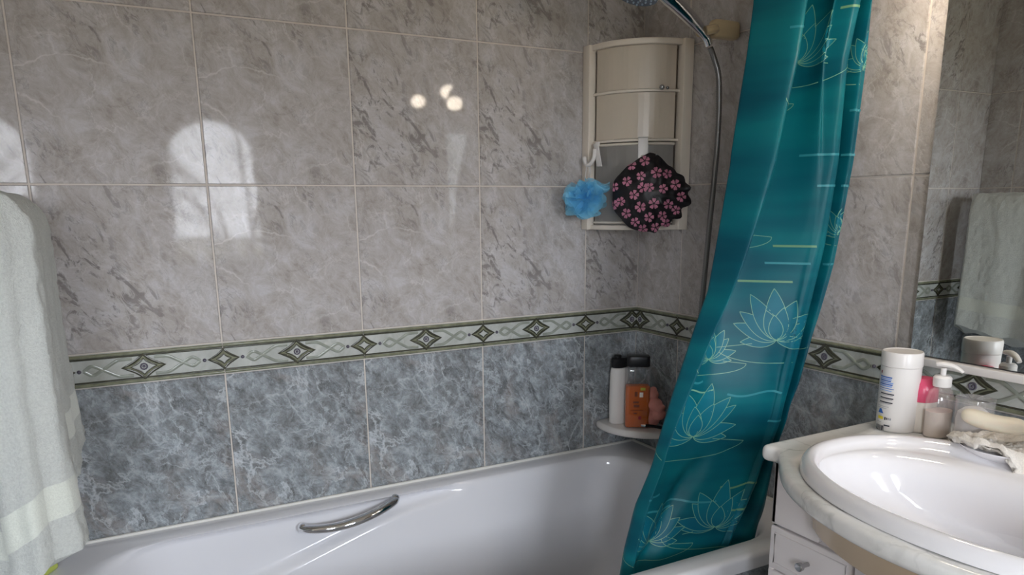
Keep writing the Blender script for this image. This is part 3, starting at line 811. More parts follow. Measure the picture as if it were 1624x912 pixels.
# ------------------------------------------------------------------ shower
hd=thing('shower_holder','beige plastic shower holder screwed to the right tiled wall','holder',(0,-.36,1.12))
mb=MB(); out=rrect(-.083,-.001,-.377,-.345,.012,5)
mb.prism(out,1.105,1.146,.010); obj('bracket_body',mb,M['plastic_beige'],hd)
mb=MB()
for k,(dx,dy) in enumerate(((-.098,-.342),(-.098,-.380))):
    mb.tube(catmull([(-.080,-.361+(dy+.361)*.5,1.122),(-.092,dy,1.120),(-.108,dy*.6-.361*.4,1.116)],5),[.0105]*11,10)
obj('clamp_fork',mb,M['plastic_beige'],hd)
hs=thing('hand_shower','chrome hand shower with blue-grey spray face resting in the beige holder','shower head',(-.10,-.36,1.10))
hpth=catmull([(-.088,-.361,1.088),(-.102,-.361,1.108),(-.135,-.360,1.134),(-.185,-.360,1.163),(-.232,-.360,1.186),(-.262,-.360,1.198)],6)  # handle path solved beforehand from image pixels on an assumed upright plane
nn_=len(hpth)
mb=MB(); mb.tube(hpth,[lerp([(0,.009),(.18,.010),(.45,.0155),(.7,.0165),(.9,.014),(1,.016)],i/(nn_-1)) for i in range(nn_)],16,0)
obj('handle',mb,M['chrome'],hs)
hn_=Vector((-.30,-.0,-.95)).normalized()
rotm=Vector((0,0,1)).rotation_difference(-hn_).to_matrix()
HC=Vector((-.302,-.36,1.181))
mb=MB(); mb.lathe([(.052,-.004),(.055,.003),(.054,.010),(.045,.020),(.025,.027),(.008,.029)],HC,32,0,rotm)
obj('head',mb,M['chrome'],hs)
mb=MB(); mb.lathe([(.049,-.009),(.051,-.004),(.050,-.002)],HC,32,0,rotm)
for k in range(40):
    r=.044*math.sqrt((k+.5)/40); a=k*2.39996
    p=HC+rotm@Vector((r*cos(a),r*sin(a),-.009)); mb.lathe([(.0022,-.003),(.0024,.0),],p,6,1,rotm)
obj('spray_face',mb,[pbr('spray_face_blue',srgb(70,90,112),.35),pbr('nozzle',srgb(150,170,190),.4)],hs)['label']='blue-grey spray plate with nozzles'
hose=catmull([(-.084,-.361,1.083),(-.070,-.362,1.058),(-.058,-.366,1.02),(-.052,-.366,.95),(-.050,-.364,.86),(-.050,-.358,.76),(-.050,-.350,.66),(-.050,-.342,.55),(-.050,-.334,.44),(-.051,-.328,.33),(-.052,-.325,.2),(-.052,-.325,.112)],14)
mb=MB(); rr=[]; pp=[]
dens=[]
tot=0
for a,b in zip(hose,hose[1:]):
    L=(b-a).length; k=max(1,int(L/.0022))
    for q in range(k): pp.append(a.lerp(b,q/k))
pp.append(hose[-1])
mb.tube(pp,[.0072 if i%2 else .0062 for i in range(len(pp))],12,0); obj('hose',mb,pbr('hose_metal',(.20,.20,.20,1),.35,metal=1),hs,sharp=180)['label']='ribbed grey metal hose'
mx=thing('bath_mixer_tap','chrome bath mixer tap on right wall, mostly behind the teal curtain','tap',(-.004,-.325,.05))
mb=MB(); mb.tube([(-.052,-.232,.078),(-.052,-.40,.078)],.021,18); obj('body',mb,M['chrome'],mx)
for y in (-.262,-.385):
    mb=MB(); mb.tube([(-.003,y,.078),(-.010,y,.078),(-.012,y,.078),(-.050,y,.078)],[.032,.030,.016,.016],18); obj('wall_flange',mb,M['chrome'],mx)
mb=MB(); mb.tube(catmull([(-.06,-.325,.07),(-.10,-.325,.066),(-.15,-.325,.055),(-.16,-.325,.035)],5),.012,12); obj('spout',mb,M['chrome'],mx)
mb=MB(); mb.tube([(-.052,-.325,.095),(-.056,-.325,.112)],.013,12); obj('hose_nut',mb,M['chrome'],mx)
mb=MB(); mb.tube([(-.058,-.40,.078),(-.058,-.44,.078)],[.02,.018],14); obj('lever',mb,M['chrome'],mx)

# ------------------------------------------------------------------ little corner shelf
shf=inset(arcpts((-.150,-.012),(-.012,-.215),.060,20),0)
SZ=.088
mb=MB(); mb.prism(ccw([(-w,-w),(-.13,-w)]+shf+[(-w,-.2)]),SZ-.022,SZ,.008)
sh=tag(obj('corner_shelf',mb,M['plastic_white'],at=(-.003,-.003,SZ-.022)),'white rounded corner shelf above the tub carrying bath bottles','shelf')
# white bottle
B=Vector((-.106,-.062))
bt=thing('shampoo_bottle','slim white bottle with black cap, on the corner shelf beside the amber bottle','bottle',(B.x,B.y,SZ))
mb=MB(); mb.lathe([(.026,SZ+.001),(.030,SZ+.006),(.031,SZ+.06),(.029,SZ+.15),(.027,SZ+.166),(.020,SZ+.171)],(B.x,B.y,0),28,0,sy=.72); obj('body',mb,M['plastic_white'],bt)
mb=MB(); mb.lathe([(.024,SZ+.1695),(.026,SZ+.173),(.026,SZ+.196),(.023,SZ+.199)],(B.x,B.y,0),28,0,sy=.72)
mb.lathe([(.011,SZ+.199),(.011,SZ+.205),(.008,SZ+.207)],(B.x-.006,B.y,0),16); obj('cap',mb,M['black'],bt)
# amber bottle: rounded rectangular clear bottle
A=Vector((-.090,-.130))
bt=thing('shower_gel_bottle','clear bottle half full of amber shower gel with broad black cap, on corner shelf','bottle',(A.x,A.y,SZ))
ang=rad(-32)
def rb(hw,hd,r,z0,z1,mb,m=0,bev=.004,c=A):
    o_=[(c.x+x*cos(ang)-y*sin(ang),c.y+x*sin(ang)+y*cos(ang)) for x,y in rrect(-hw,hw,-hd,hd,r,6)]
    mb.prism(o_,z0,z1,bev,m)
mb=MB(); rb(.0365,.021,.012,SZ+.0015,SZ+.182,mb,bev=.010); obj('body',mb,M['bottle_clear'] if 'bottle_clear' in M else thinmix('clear_bottle_wall',srgb(236,232,228),.93,.07,.04,.2),bt)
mb=MB(); rb(.0345,.019,.010,SZ+.004,SZ+.128,mb,bev=.006); obj('gel',mb,M['amber'],bt)['label']='amber shower gel'
mb=MB(); rb(.033,.020,.012,SZ+.183,SZ+.214,mb,bev=.003); obj('cap',mb,M['black'],bt)
def face_patch(mb,x0,x1,z0,z1,m,off=.0224):
    i=len(mb.v)
    for (x,z) in ((x0,z0),(x1,z0),(x1,z1),(x0,z1)):
        y=-off; mb.v.append((A.x+x*cos(ang)-y*sin(ang),A.y+x*sin(ang)+y*cos(ang),SZ+z))
    mb.face((i,i+1,i+2,i+3),m)
mb=MB()
for (x0,x1,z0,z1,m) in ((-.010,-.002,.098,.112,1),(.004,.014,.096,.110,2),(.006,.020,.116,.124,3),(-.012,.004,.066,.074,1),(-.014,.002,.078,.084,1),(.002,.010,.030,.040,0),(-.012,-.002,.046,.050,1),(-.02,.016,.056,.058,1)): face_patch(mb,x0,x1,z0,z1,m)
obj('label',mb,[M['red_ink'],pbr('brown_ink',srgb(110,52,20),.5),M['plastic_cream'],pbr('leaf_ink',srgb(170,170,50),.5)],bt,smooth=False)
# pink sponge
Sx=Vector((-.046,-.156))
mb=MB()
for (dx,dy,dz,r,a,b_,c_) in ((-.004,.006,.030,.026,1,.8,1.15),(.006,-.012,.042,.022,1,.8,.8),(-.004,-.004,.072,.024,1,.8,.75),(.004,-.016,.062,.017,1.1,.9,.7),(-.006,.004,.098,.019,1,.8,.8),(-.003,.006,.112,.012,1,.8,.8)):
    mb.ball((Sx.x+dx,Sx.y+dy,SZ+dz),r,14,0,(a,b_,c_))
o=obj('bath_sponge',mb,M['pink_sponge'],at=(Sx.x,Sx.y,SZ)); tag(o,'pink lobed bath sponge standing behind the amber bottle','sponge')
md=o.modifiers.new('fuse','REMESH'); md.mode='VOXEL'; md.voxel_size=.0022; md.use_smooth_shade=True
md=o.modifiers.new('soft','SMOOTH'); md.iterations=6
# razor
rz=thing('razor','dark razor with silver tip lying on corner shelf beside pink sponge','razor',(-.06,-.222,SZ))
mb=MB(); mb.tube(catmull([(-.106,-.188,SZ+.022),(-.085,-.200,SZ+.020),(-.05,-.218,SZ+.012),(-.028,-.228,SZ+.007)],5),[.0045]*16,10); obj('handle',mb,M['black'],rz)
mb=MB(); mb.tube([(-.116,-.182,SZ+.023),(-.105,-.1886,SZ+.022)],[.003,.0048],10); obj('tip',mb,M['chrome'],rz)
mb=MB(); mb.box((-.035,-.245,SZ+.001),(-.018,-.21,SZ+.008),.002); obj('head',mb,M['black'],rz)

# ------------------------------------------------------------------ shower curtain
Lt=[(-.14,-.515),(-.023,-.494),(.101,-.468),(.233,-.414),(.364,-.374),(.545,-.312),(.814,-.279),(.998,-.235),(1.116,-.206),(1.45,-.20)]
Rt=[(-.14,-.150),(.014,-.136),(.219,-.121),(.406,-.094),(.595,-.068),(.761,-.058),(.966,-.045),(1.104,-.042),(1.45,-.04)]
V1=[(-.14,-.475),(.0,-.462),(.157,-.430),(.315,-.362),(.471,-.312),(.599,-.27),(.75,-.233),(.873,-.201),(.995,-.168),(1.114,-.142),(1.45,-.13)]
Bt=[(-.14,-.240),(-.04,-.229),(.056,-.195),(.203,-.149),(.405,-.125),(.634,-.100),(.811,-.092),(.992,-.081),(1.11,-.062),(1.45,-.065)]
YR_=[(-.1,-.648),(0,-.652),(.2,-.685),(.4,-.715),(.6,-.74),(.8,-.757),(1.15,-.757),(1.45,-.735)]
YL_=[(0,-.622),(.4,-.636),(.8,-.66),(1.0,-.64),(1.12,-.622),(1.45,-.67)]
def section(z):
    L,Rr,V,Bv=lerp(Lt,z),lerp(Rt,z),lerp(V1,z),lerp(Bt,z)
    k=sm((z-.25)/.55)          # folds are deep above and open out below
    mid=Bv-V
    def y_(x):
        f=(x-L)/(Rr-L); return lerp(YL_,z)*(1-f)+lerp(YR_,z)*f
    pts=[(L+.022,.024),(L+.004,.014),(L+.002,0.0),(L+(V-L)*.45,-.018-.040*k),(L+(V-L)*.88,-.024*k),(V+.004*k,.004+.052*k),(V+mid*.22,.008+.056*k),(V+mid*.55,.000+.036*k),
         (Bv-.040,-.016-.004*k),(Bv-.018,-.026-.008*k),(Bv-.002,-.006),(Bv+.000,.060),(Bv+.006,.085),(Bv+.016,.050),(Bv+(Rr-Bv)*.55,-.006),(Bv+(Rr-Bv)*.85,-.008),(Rr,.006),(Rr-.010,.024)]
    if z>.7:
        q=sm((z-.7)/.3)
        pts.insert(9,(Bv-.030,-.016+.018*q))
    else: pts.insert(9,(Bv-.030,-.016))
    return [Vector((p[0],y_(p[0])+p[1],z)) for p in pts]
NZ=150; NU=12; ZB,ZT=-.10,1.45
cur=[]
for j in range(NZ):
    z=ZB+(ZT-ZB)*j/(NZ-1)
    row=catmull(section(z),NU)
    for qi,q in enumerate(row):
        x=q.x; d=0
        # soft creases in the lower half
        kk=sm((.62-z)/.4)
        d+=kk*.010*mnoise.noise(Vector((x*9+z*4,z*5-x*3,2.0)))
        d+=kk*.004*mnoise.noise(Vector((x*22,z*14,7.0)))
        # one slanting crease near the hem
        ln=(x+.40)-(z-.03)*.55; d+=.018*math.exp(-(ln/.022)**2)*sm((.22-z)/.1)*sm((z+.14)/.05)
        # soft vertical pleats that fade towards the hem
        uu=qi/(len(row)-1); d+=.0065*sm((z-.05)/.5)*sm((uu-.12)/.1)*sm((1-uu)/.1)*sin(uu*58+.8*sin(z*2.6))
        q.y+=d
        q.y+=.0025*mnoise.noise(Vector((x*12,z*3,9.0)))
    cur.append(row)
NS=len(cur[0])
arcl=[]
for row in cur:
    s=[0]
    for a,b in zip(row,row[1:]): s.append(s[-1]+(b-a).length)
    arcl.append(s)
def csurf(s,z,off=.0):
    jf=(z-ZB)/(ZT-ZB)*(NZ-1); j=max(0,min(NZ-2,int(jf))); t=jf-j
    res=[]
    for jj in (j,j+1):
        S=arcl[jj]; row=cur[jj]; ss=max(0,min(S[-1]-1e-5,s))
        lo,hi=0,len(S)-1
        while hi-lo>1:
            m_=(lo+hi)//2
            if S[m_]<=ss: lo=m_
            else: hi=m_
        f=(ss-S[lo])/max(S[hi]-S[lo],1e-9)
        res.append((row[lo].lerp(row[hi],f),(row[hi]-row[lo])))
    p=res[0][0].lerp(res[1][0],t); tu=res[0][1].normalized(); tz=(res[1][0]-res[0][0]).normalized()
    nn=tu.cross(tz); nn.normalize()
    return p+nn*off
cu=thing('shower_curtain','teal shower curtain with lotus print gathered at the tap end of the tub','curtain',(-.25,-.68,-.14))
mb=MB()
mb.grid(lambda i,j:tuple(cur[j][i]),NS,NZ,0,uvfn=lambda i,j:(arcl[min(j,NZ-1)][min(i,NS-1)],ZB+(ZT-ZB)*j/(NZ-1)))
SG=1.0 if (csurf(.3,.5,.01)-csurf(.3,.5,0)).y<0 else -1.0
def sof(x,z):
    # arc length of the front-facing cloth at this x
    jf=int(round((z-ZB)/(ZT-ZB)*(NZ-1))); jf=max(0,min(NZ-1,jf)); row=cur[jf]; best=None
    for i in range(2*NU,NS-2*NU):
        if best is None or abs(row[i].x-x)<best[0]-1e-4: best=(abs(row[i].x-x),i)
    return arcl[jf][best[1]]
def strip(pts,wd,m,off=.0009):
    # thin printed line following the cloth
    pts=[Vector(p) for p in pts]; n=len(pts); i0=len(mb.v)
    for i,p in enumerate(pts):
        t=pts[min(i+1,n-1)]-pts[max(i-1,0)]
        if t.length<1e-9: t=Vector((1,0))
        t.normalize(); nn=Vector((-t.y,t.x))*(wd/2)
        for s in (-1,1):
            q=p+nn*s; mb.v.append(tuple(csurf(q.x,q.y,off*SG)))
    for i in range(n-1):
        a=i0+2*i; mb.face((a,a+1,a+3,a+2),m,[(pts[i].x,pts[i].y)]*4)
PO=[0]
def petal(cx,cz,ang,L,Wd,fill=True,wl=.0012,lm=3):
    PO[0]+=1; po=.0003+.00009*PO[0]
    # closed pointed leaf from the base (cx,cz)
    d=Vector((cos(ang),sin(ang))); nv=Vector((-d.y,d.x)); L1=[];L2=[]
    K=14
    for k in range(K+1):
        t=k/K; wv=Wd*(sin(PI*t**.8)**.85)*.5 if 0<t<1 else 0
        bse=Vector((cx,cz))+d*(L*t)
        L1.append(bse+nv*wv); L2.append(bse-nv*wv)
    if fill:
        i0=len(mb.v)
        for a,b in zip(L1,L2):
            for t in (0,.25,.5,.75,1):
                q=a.lerp(b,t); mb.v.append(tuple(csurf(q.x,q.y,po*SG)))
        for k in range(K):
            for t in range(4):
                a=i0+5*k+t; mb.face((a,a+1,a+6,a+5),1,[(L1[k].x,L1[k].y)]*4)
    strip(L1,wl,lm,po+.00008); strip(L2,wl,lm,po+.00008)
def lotus(s,z,S,rng):
    PO[0]=0
    for a,l,wd in ((-4,.8,.26),(184,.8,.26),(18,.95,.32),(163,.95,.32),(40,.98,.36),(140,.98,.36),(60,1.02,.40),(120,1.02,.40),(90,1.1,.44),(74,.72,.34),(108,.70,.34),(91,.5,.30)):
        petal(s,z,rad(a+rng.uniform(-5,5)),S*l*rng.uniform(.92,1.06),S*wd,True)
    # lily pad below
    pad=[(s+S*1.25*cos(t*PI/20),z-S*.16-S*.34*sin(t*PI/20)) for t in range(21)]
    strip(pad,.0012,3)
    strip([(s-S*1.25,z-S*.16),(s-S*.5,z-S*.08)],.0011,3); strip([(s+S*1.25,z-S*.16),(s+S*.5,z-S*.08)],.0011,3)
prng=random.Random(12)
for (x,z,S) in ((-.335,.235,.10),(-.175,.44,.10),(-.125,1.00,.10),(-.185,.93,.075),(-.245,.665,.075),(-.42,.0,.085),(-.27,.02,.10),(-.05,.98,.065),(-.105,.44,.06),(-.30,.40,.065),(-.07,.66,.05),(-.12,1.3,.1)):
    lotus(sof(x,z),z,S,prng)
def dash(x,z,Lw,m,h=.0055,wav=0):
    s=sof(x,z); n=14
    strip([(s-Lw/2+Lw*k/n,z+wav*sin(k/n*2*PI)) for k in range(n+1)],h,m,.0011)
for (x,z,L,m,wv) in ((-.13,.815,.08,2,0),(-.115,.755,.045,2,0),(-.215,.825,.022,4,0),(-.07,.815,.04,2,0),(-.065,.755,.04,2,0),(-.15,.635,.085,4,0),(-.085,.63,.03,4,0),(-.16,.600,.09,2,0),(-.08,.597,.04,2,0),(-.19,.562,.11,4,0),(-.27,.575,.035,2,0),
                   (-.33,.335,.08,3,.005),(-.21,.325,.12,2,-.005),(-.125,.315,.04,2,0),(-.165,.262,.035,2,0),(-.13,.25,.04,2,0),(-.22,.115,.10,4,-.005),(-.33,.085,.16,2,.004),(-.21,.06,.09,4,-.004),(-.41,.075,.10,2,.004),(-.44,.115,.06,2,.003),(-.08,1.09,.06,4,0),(-.14,1.075,.035,2,0),(-.19,1.05,.03,2,0),(-.06,.9,.035,2,0),(-.34,.355,.05,2,.003),(-.13,.18,.04,2,0)):
    dash(x,z,L,m,.0045 if m!=3 else .0032,wv)
# stitched side hem
for s0 in (.010,):
    strip([(s0,ZB+.01+(ZT-ZB-.02)*k/80) for k in range(81)],.0011,3)
cl=obj('curtain_cloth',mb,[M['curtain'],M['cur_petal'],M['cur_dash'],M['cur_line'],M['cur_yel']],cu,sharp=180)
rl=thing('curtain_rail','white shower curtain rail above the tub, out of the picture','rail',(-.86,-.75,1.47))
mb=MB(); mb.tube([(LX+.003,-.70,1.485),(-.003,-.70,1.485)],.0125,14); obj('rod',mb,M['plastic_white'],rl)
for k in range(8):
    x=-.19+.019*k
    mb=MB(); mb.tube([(x,-.70+.022*cos(2*PI*q/18),1.475+.026*sin(2*PI*q/18)) for q in range(18)],.002,6,closed=True); obj('curtain_ring',mb,M['plastic_white'],cu)

# ------------------------------------------------------------------ vanity unit
YC=-1.293; CT=.309; VS=.94  # vanity, basin and counter items scaled about the camera, baked into the coordinates below
half=[(0.0, -0.9084), (-0.4082, -0.9084), (-0.4195, -0.9103), (-0.4261, -0.9178), (-0.4261, -0.9272), (-0.4223, -0.9375), (-0.4242, -0.9469), (-0.4355, -0.9601), (-0.4562, -0.9808), (-0.4882, -1.0128), (-0.5183, -1.0504), (-0.5446, -1.0974), (-0.5662, -1.152), (-0.5822, -1.2131), (-0.5888, -1.2602)]
half=[half[0],half[1]]+[tuple(p) for p in catmull([Vector(p) for p in half[1:]],3)][1:]
outl=half+[(-0.5897,YC)]+[(x,2*YC-y) for x,y in half[::-1]]
outl=[(x-.001 if x==0 else x,y) for x,y in outl]
ct=thing('marble_countertop','white marble countertop with curved front edge around the washbasin','countertop',(-.25,YC,CT-.03))
mb=MB(); mb.prism(ccw(outl),CT-.028,CT,.010); o=obj('slab',mb,M['marble_top'],ct,sharp=50)
# cut the basin hole
def sq(v,e): return (abs(v)**e)*(1 if v>=0 else -1)
SXC,SA,SB=-.3606,.2065,.3057
def sinkring(sx,sy,shift=0,n=96):
    o=[]
    for k in range(n):
        a=2*PI*k/n; c,s=cos(a),sin(a)
        e=.80 if c>0 else 1.0
        o.append((SXC+shift+SA*sx*sq(c,e),YC+SB*sy*sq(s,e)))
    return o
cut=MB(); cut.prism(sinkring(.95,.95),CT-.1,CT+.1); co=obj('cutter',cut,M['marble_top'])
bo=o.modifiers.new('cut','BOOLEAN'); bo.object=co; bo.solver='EXACT'
dg=bpy.context.evaluated_depsgraph_get(); nm=bpy.data.meshes.new_from_object(o.evaluated_get(dg)); o.modifiers.clear(); o.data=nm
bpy.data.objects.remove(co)
# washbasin
wb=thing('washbasin','white oval washbasin set into the marble countertop','sink',(SXC,YC,CT))
SR=[(1.0,1.0,0,CT+.0005),(1.0,1.0,0,CT+.006),(.992,.994,0,CT+.014),(.970,.978,0,CT+.021),(.94,.958,0,CT+.024),(.905,.935,0,CT+.022),(.875,.915,-.001,CT+.015),(.855,.90,-.004,CT+.006),
    (.80,.885,-.014,CT+.0055),(.745,.872,-.026,CT+.003),(.715,.852,-.031,CT-.008),(.69,.82,-.033,CT-.03),(.66,.775,-.024,CT-.055),(.60,.69,-.004,CT-.078),(.50,.57,.028,CT-.096),(.38,.42,.06,CT-.108),(.23,.25,.09,CT-.115),(.11,.075,.105,CT-.118)]
# the front of the rim has no deck: blend ring spacing so only the back keeps a ledge
mb=MB(); ringsS=[sinkring(a,b,s*VS) for a,b,s,z in SR]
mb.grid(lambda i,j:(ringsS[i][j][0],ringsS[i][j][1],CT+(SR[i][3]-CT)*VS),len(SR),96,0,cv=True)
# underside shell
SU=[(.95,.95,0,CT-.002),(.725,.855,-.031,CT-.03),(.675,.79,-.022,CT-.068),(.52,.60,.026,CT-.106),(.26,.3,.088,CT-.132),(.02,.02,.105,CT-.134)]
ringsU=[sinkring(a,b,s*VS) for a,b,s,z in SU]
mb.grid(lambda i,j:(ringsU[i][j][0],ringsU[i][j][1],CT+(SU[i][3]-CT)*VS),len(SU),96,0,cv=True)
o=obj('bowl',mb,M['ceramic'],wb,sharp=60)
mb=MB(); mb.lathe([(.032,CT-.1105),(.033,CT-.1085),(.029,CT-.1065),(.022,CT-.108),(.0215,CT-.1055),(.008,CT-.1035)],(SXC+.099,YC,0),28); obj('drain',mb,M['chrome'],wb)
FX=-.223
mb=MB(); mb.lathe([(.030,CT+.0062),(.030,CT+.010),(.022,CT+.014),(.020,CT+.075),(.018,CT+.085)],(FX+.045,YC,0),24); mb.tube(catmull([(FX+.045,YC,CT+.07),(FX,YC,CT+.095),(FX-.05,YC,CT+.09),(FX-.065,YC,CT+.07)],5),[.013]*16,14)
tp=tag(obj('washbasin_tap',mb,M['chrome'],at=(FX+.045,YC,CT+.006)),'chrome tap on the washbasin, just outside the picture','tap')
# cabinet body
vc=thing('vanity_cabinet','white vanity cabinet with drawers under the marble countertop','cabinet',(-.17,YC,-R))
CB_=CT-.0285
YL=-.919; YR=2*YC-YL; XF=-.397; Y1_=-1.100; Y2_=2*YC-Y1_
def bulge(x_side,depth,y1,y2,n=24):
    return [(x_side-depth*sin(PI*k/n)**.6 if 0<k<n else x_side,y1+(y2-y1)*k/n) for k in range(n+1)]
def cabout(dx,db,ins=0):
    o=[(-.002,YL-ins),(XF+ins+.008,YL-ins),(XF+ins+.002,YL-ins-.002),(XF+ins,YL-ins-.008)]+bulge(XF+ins,db,Y1_,Y2_)+[(XF+ins,YR+ins+.008),(XF+ins+.008,YR+ins),(-.002,YR+ins)]
    return o
mb=MB()
CBT=.198
o_=ccw(cabout(0,.080,.012))
# carcass: hollow shell (walls only so that the bowl hangs free inside)
n_=len(o_); b0=len(mb.v)
inn=ccw([(x+.016 if x<-.1 else x-.016,YC+(y-YC)*.96) for x,y in o_])
for z in (-R+.06,CBT):
    for p in o_: mb.v.append((p[0],p[1],z))
for z in (-R+.06,CBT):
    for p in inn: mb.v.append((p[0],p[1],z))
for i in range(n_):
    j=(i+1)%n_
    mb.face((b0+i,b0+j,b0+n_+j,b0+n_+i)); mb.face((b0+2*n_+j,b0+2*n_+i,b0+3*n_+i,b0+3*n_+j))
    mb.face((b0+n_+i,b0+n_+j,b0+3*n_+j,b0+3*n_+i)); mb.face((b0+j,b0+i,b0+2*n_+i,b0+2*n_+j))
obj('carcass',mb,M['white_paint'],vc,sharp=40)
mb=MB(); mb.prism(ccw([(x*.9,YC+(y-YC)*.94) for x,y in o_]),-R+.001,-R+.0605); obj('plinth',mb,M['white_paint'],vc)
def slabfront(z0,z1,ya,yb,xf=XF,th=.0125,bev=.003):
    mb=MB(); mb.box((xf,ya,z0),(xf+th,yb,z1),bev); return mb
mb=slabfront(.159,CB_-.001,YL,-1.022); mb.box((XF,YL,.159),(-.003,YL-.0118,CB_-.001),.003); obj('fascia',mb,M['white_paint'],vc)
mb=MB(); mb.box((XF+.001,YL,-R+.06),(-.003,YL-.0118,.155),.003); obj('side_panel',mb,M['white_paint'],vc)
def drawer(z0,z1,ya,yb,knob=True):
    mb=slabfront(z0,z1,ya,yb)
    d=obj('drawer',mb,M['white_paint'],vc)
    # raised moulding frame near the edge
    mb=MB(); e=.012; 
    P4=[(ya-e,z0+e),(yb+e,z0+e),(yb+e,z1-e),(ya-e,z1-e)]
    mb.tube([(XF-.0002,p[0],p[1]) for p in P4],.0022,6,closed=True); obj('moulding',mb,M['white_paint'],d)
    if knob:
        yk,zk=(ya+yb)/2,(z0+z1)/2
        mb=MB(); mb.tube([(XF,yk,zk),(XF-.006,yk,zk),(XF-.014,yk,zk),(XF-.017,yk,zk),(XF-.0235,yk,zk),(XF-.0245,yk,zk)],[.0042,.0038,.0042,.0075,.0078,.006],16); 
        obj('knob',mb,[M['chrome_d']],d)
z=.155
for k in range(6):
    drawer(z-.082,z,YL-.0005,Y1_+.008); drawer(z-.082,z,Y2_-.008,YR+.0005); z-=.0842
mb=slabfront(.159,CB_-.001,2*YC+1.022,YR); obj('fascia',mb,M['white_paint'],vc)
# tan curved valance under the bulging front, and the two bowed doors below it
def bowed(z0,z1,d0,d1,y1,y2,th=.012):
    mb=MB(); A_=bulge(XF-.001,d0,y1,y2); B_=bulge(XF-.001,d1,y1,y2)
    b=len(mb.v); n=len(A_)
    def pt(i,j):
        k=(j if j<n else 2*n-1-j); inn_=th if j>=n else 0
        p=A_[k] if i==0 else B_[k]
        return (p[0]+inn_,p[1],z0 if i==0 else z1)
    for i in (0,1):
        for j in range(2*n): mb.v.append(pt(i,j))
    for j in range(2*n):
        j2=(j+1)%(2*n); mb.face((b+j,b+j2,b+2*n+j2,b+2*n+j))
    for k in range(n-1):
        mb.face((b+k+1,b+k,b+2*n-1-k,b+2*n-2-k)); mb.face((b+2*n+k,b+2*n+k+1,b+4*n-2-k,b+4*n-1-k))
    return mb
o=obj('valance',bowed(.201,CB_-.001,.111,.160,-1.013,2*YC+1.013),M['tan'],vc,sharp=40); recalc(o); o['label']='tan curved panel under the basin'
for (ya,yb) in ((Y1_,YC+.001),(YC-.001,Y2_)):
    A_=[p for p in bulge(XF-.001,.081,Y1_,Y2_,48) if min(ya,yb)-1e-6<=p[1]<=max(ya,yb)+1e-6]
    mb=MB(); nA=len(A_); out_=ccw([p for p in A_]+[(p[0]+.012,p[1]) for p in A_[::-1]])
    mb.prism(out_,-R+.065,.196,0); d=obj('door',mb,M['white_paint'],vc,sharp=40)

# ------------------------------------------------------------------ things on the counter
def cylpatch(mb,c,r,a0,a1,z0,z1,m,n=8):
    i=len(mb.v)
    for k in range(n+1):
        a=rad(a0+(a1-a0)*k/n)
        for z in (z0,z1): mb.v.append((c[0]+r*cos(a),c[1]+r*sin(a),z))
    for k in range(n): mb.face((i+2*k,i+2*k+2,i+2*k+3,i+2*k+1),m)
c=(-0.1439, -0.9695)
bt=thing('powder_bottle','tall white cylindrical bottle with blue and black printing beside the sink','bottle',(c[0],c[1],CT))
mb=MB(); mb.lathe_s([(.0325,CT+.001),(.035,CT+.004),(.036,CT+.02),(.0362,CT+.128),(.0362,CT+.129)],(c[0],c[1],0),40); obj('body',mb,M['plastic_white'],bt)
mb=MB(); mb.lathe_s([(.0362,CT+.1293),(.0372,CT+.1305),(.0372,CT+.1545),(.0355,CT+.1580),(.033,CT+.1582),(.032,CT+.1572),(.008,CT+.1566),(.001,CT+.1568)],(c[0],c[1],0),40); obj('cap',mb,M['plastic_white'],bt)
mb=MB(); r=.0366*VS; q=lambda a0,a1,z0,z1,m:cylpatch(mb,c,r,a0,a1,CT+z0*VS,CT+z1*VS,m)
# angles: the camera looks at about -146 deg; the print sits on the left half (towards -210)
for k in range(6): q(-214,-168+k*1.5-(k%3)*3,.108-k*.0035,.1103-k*.0035,1 if k%2 else 0)
for k,(w_,m) in enumerate(((-160,0),(-166,1))): q(-212,w_,.0865-k*.004,.0878-k*.004,m)
for k,w_ in enumerate((-158,-159,-160)): q(-204,w_,.0755-k*.0085,.0778-k*.0085,2); q(-212,w_-3,.0735-k*.0085,.0743-k*.0085,3)
q(-210,-170,.0505,.0512,3); q(-210,-176,.047,.0477,3)
for k in range(5): q(-206+k*1.2,-186-k*1.6,.0365+k*.0018,.0383+k*.0018,0)
q(-205,-185,.0245,.0305,5); q(-180,-176,.0245,.0305,2); q(-174,-171,.0255,.0298,2); q(-169,-166,.0255,.0298,3); q(-164,-160,.0255,.0298,3)
q(-208,-190,.0185,.0192,3); q(-180,-162,.0125,.0153,2)
for k in range(12): q(-212+k*2.2,-212+k*2.2+(.7+.8*((k*7)%3)/2),.003,.0125,2)
q(-186,-182,.003,.0125,2); q(-180,-178.5,.003,.0125,2)
q(-212,-206,.115,.1205,4)
obj('label',mb,[M['blue_ink'],M['lightblue_ink'],M['black_ink'],M['grey_ink'],M['red_ink'],M['yellow_ink']],bt,smooth=False)['label']='blue, black and yellow printing'
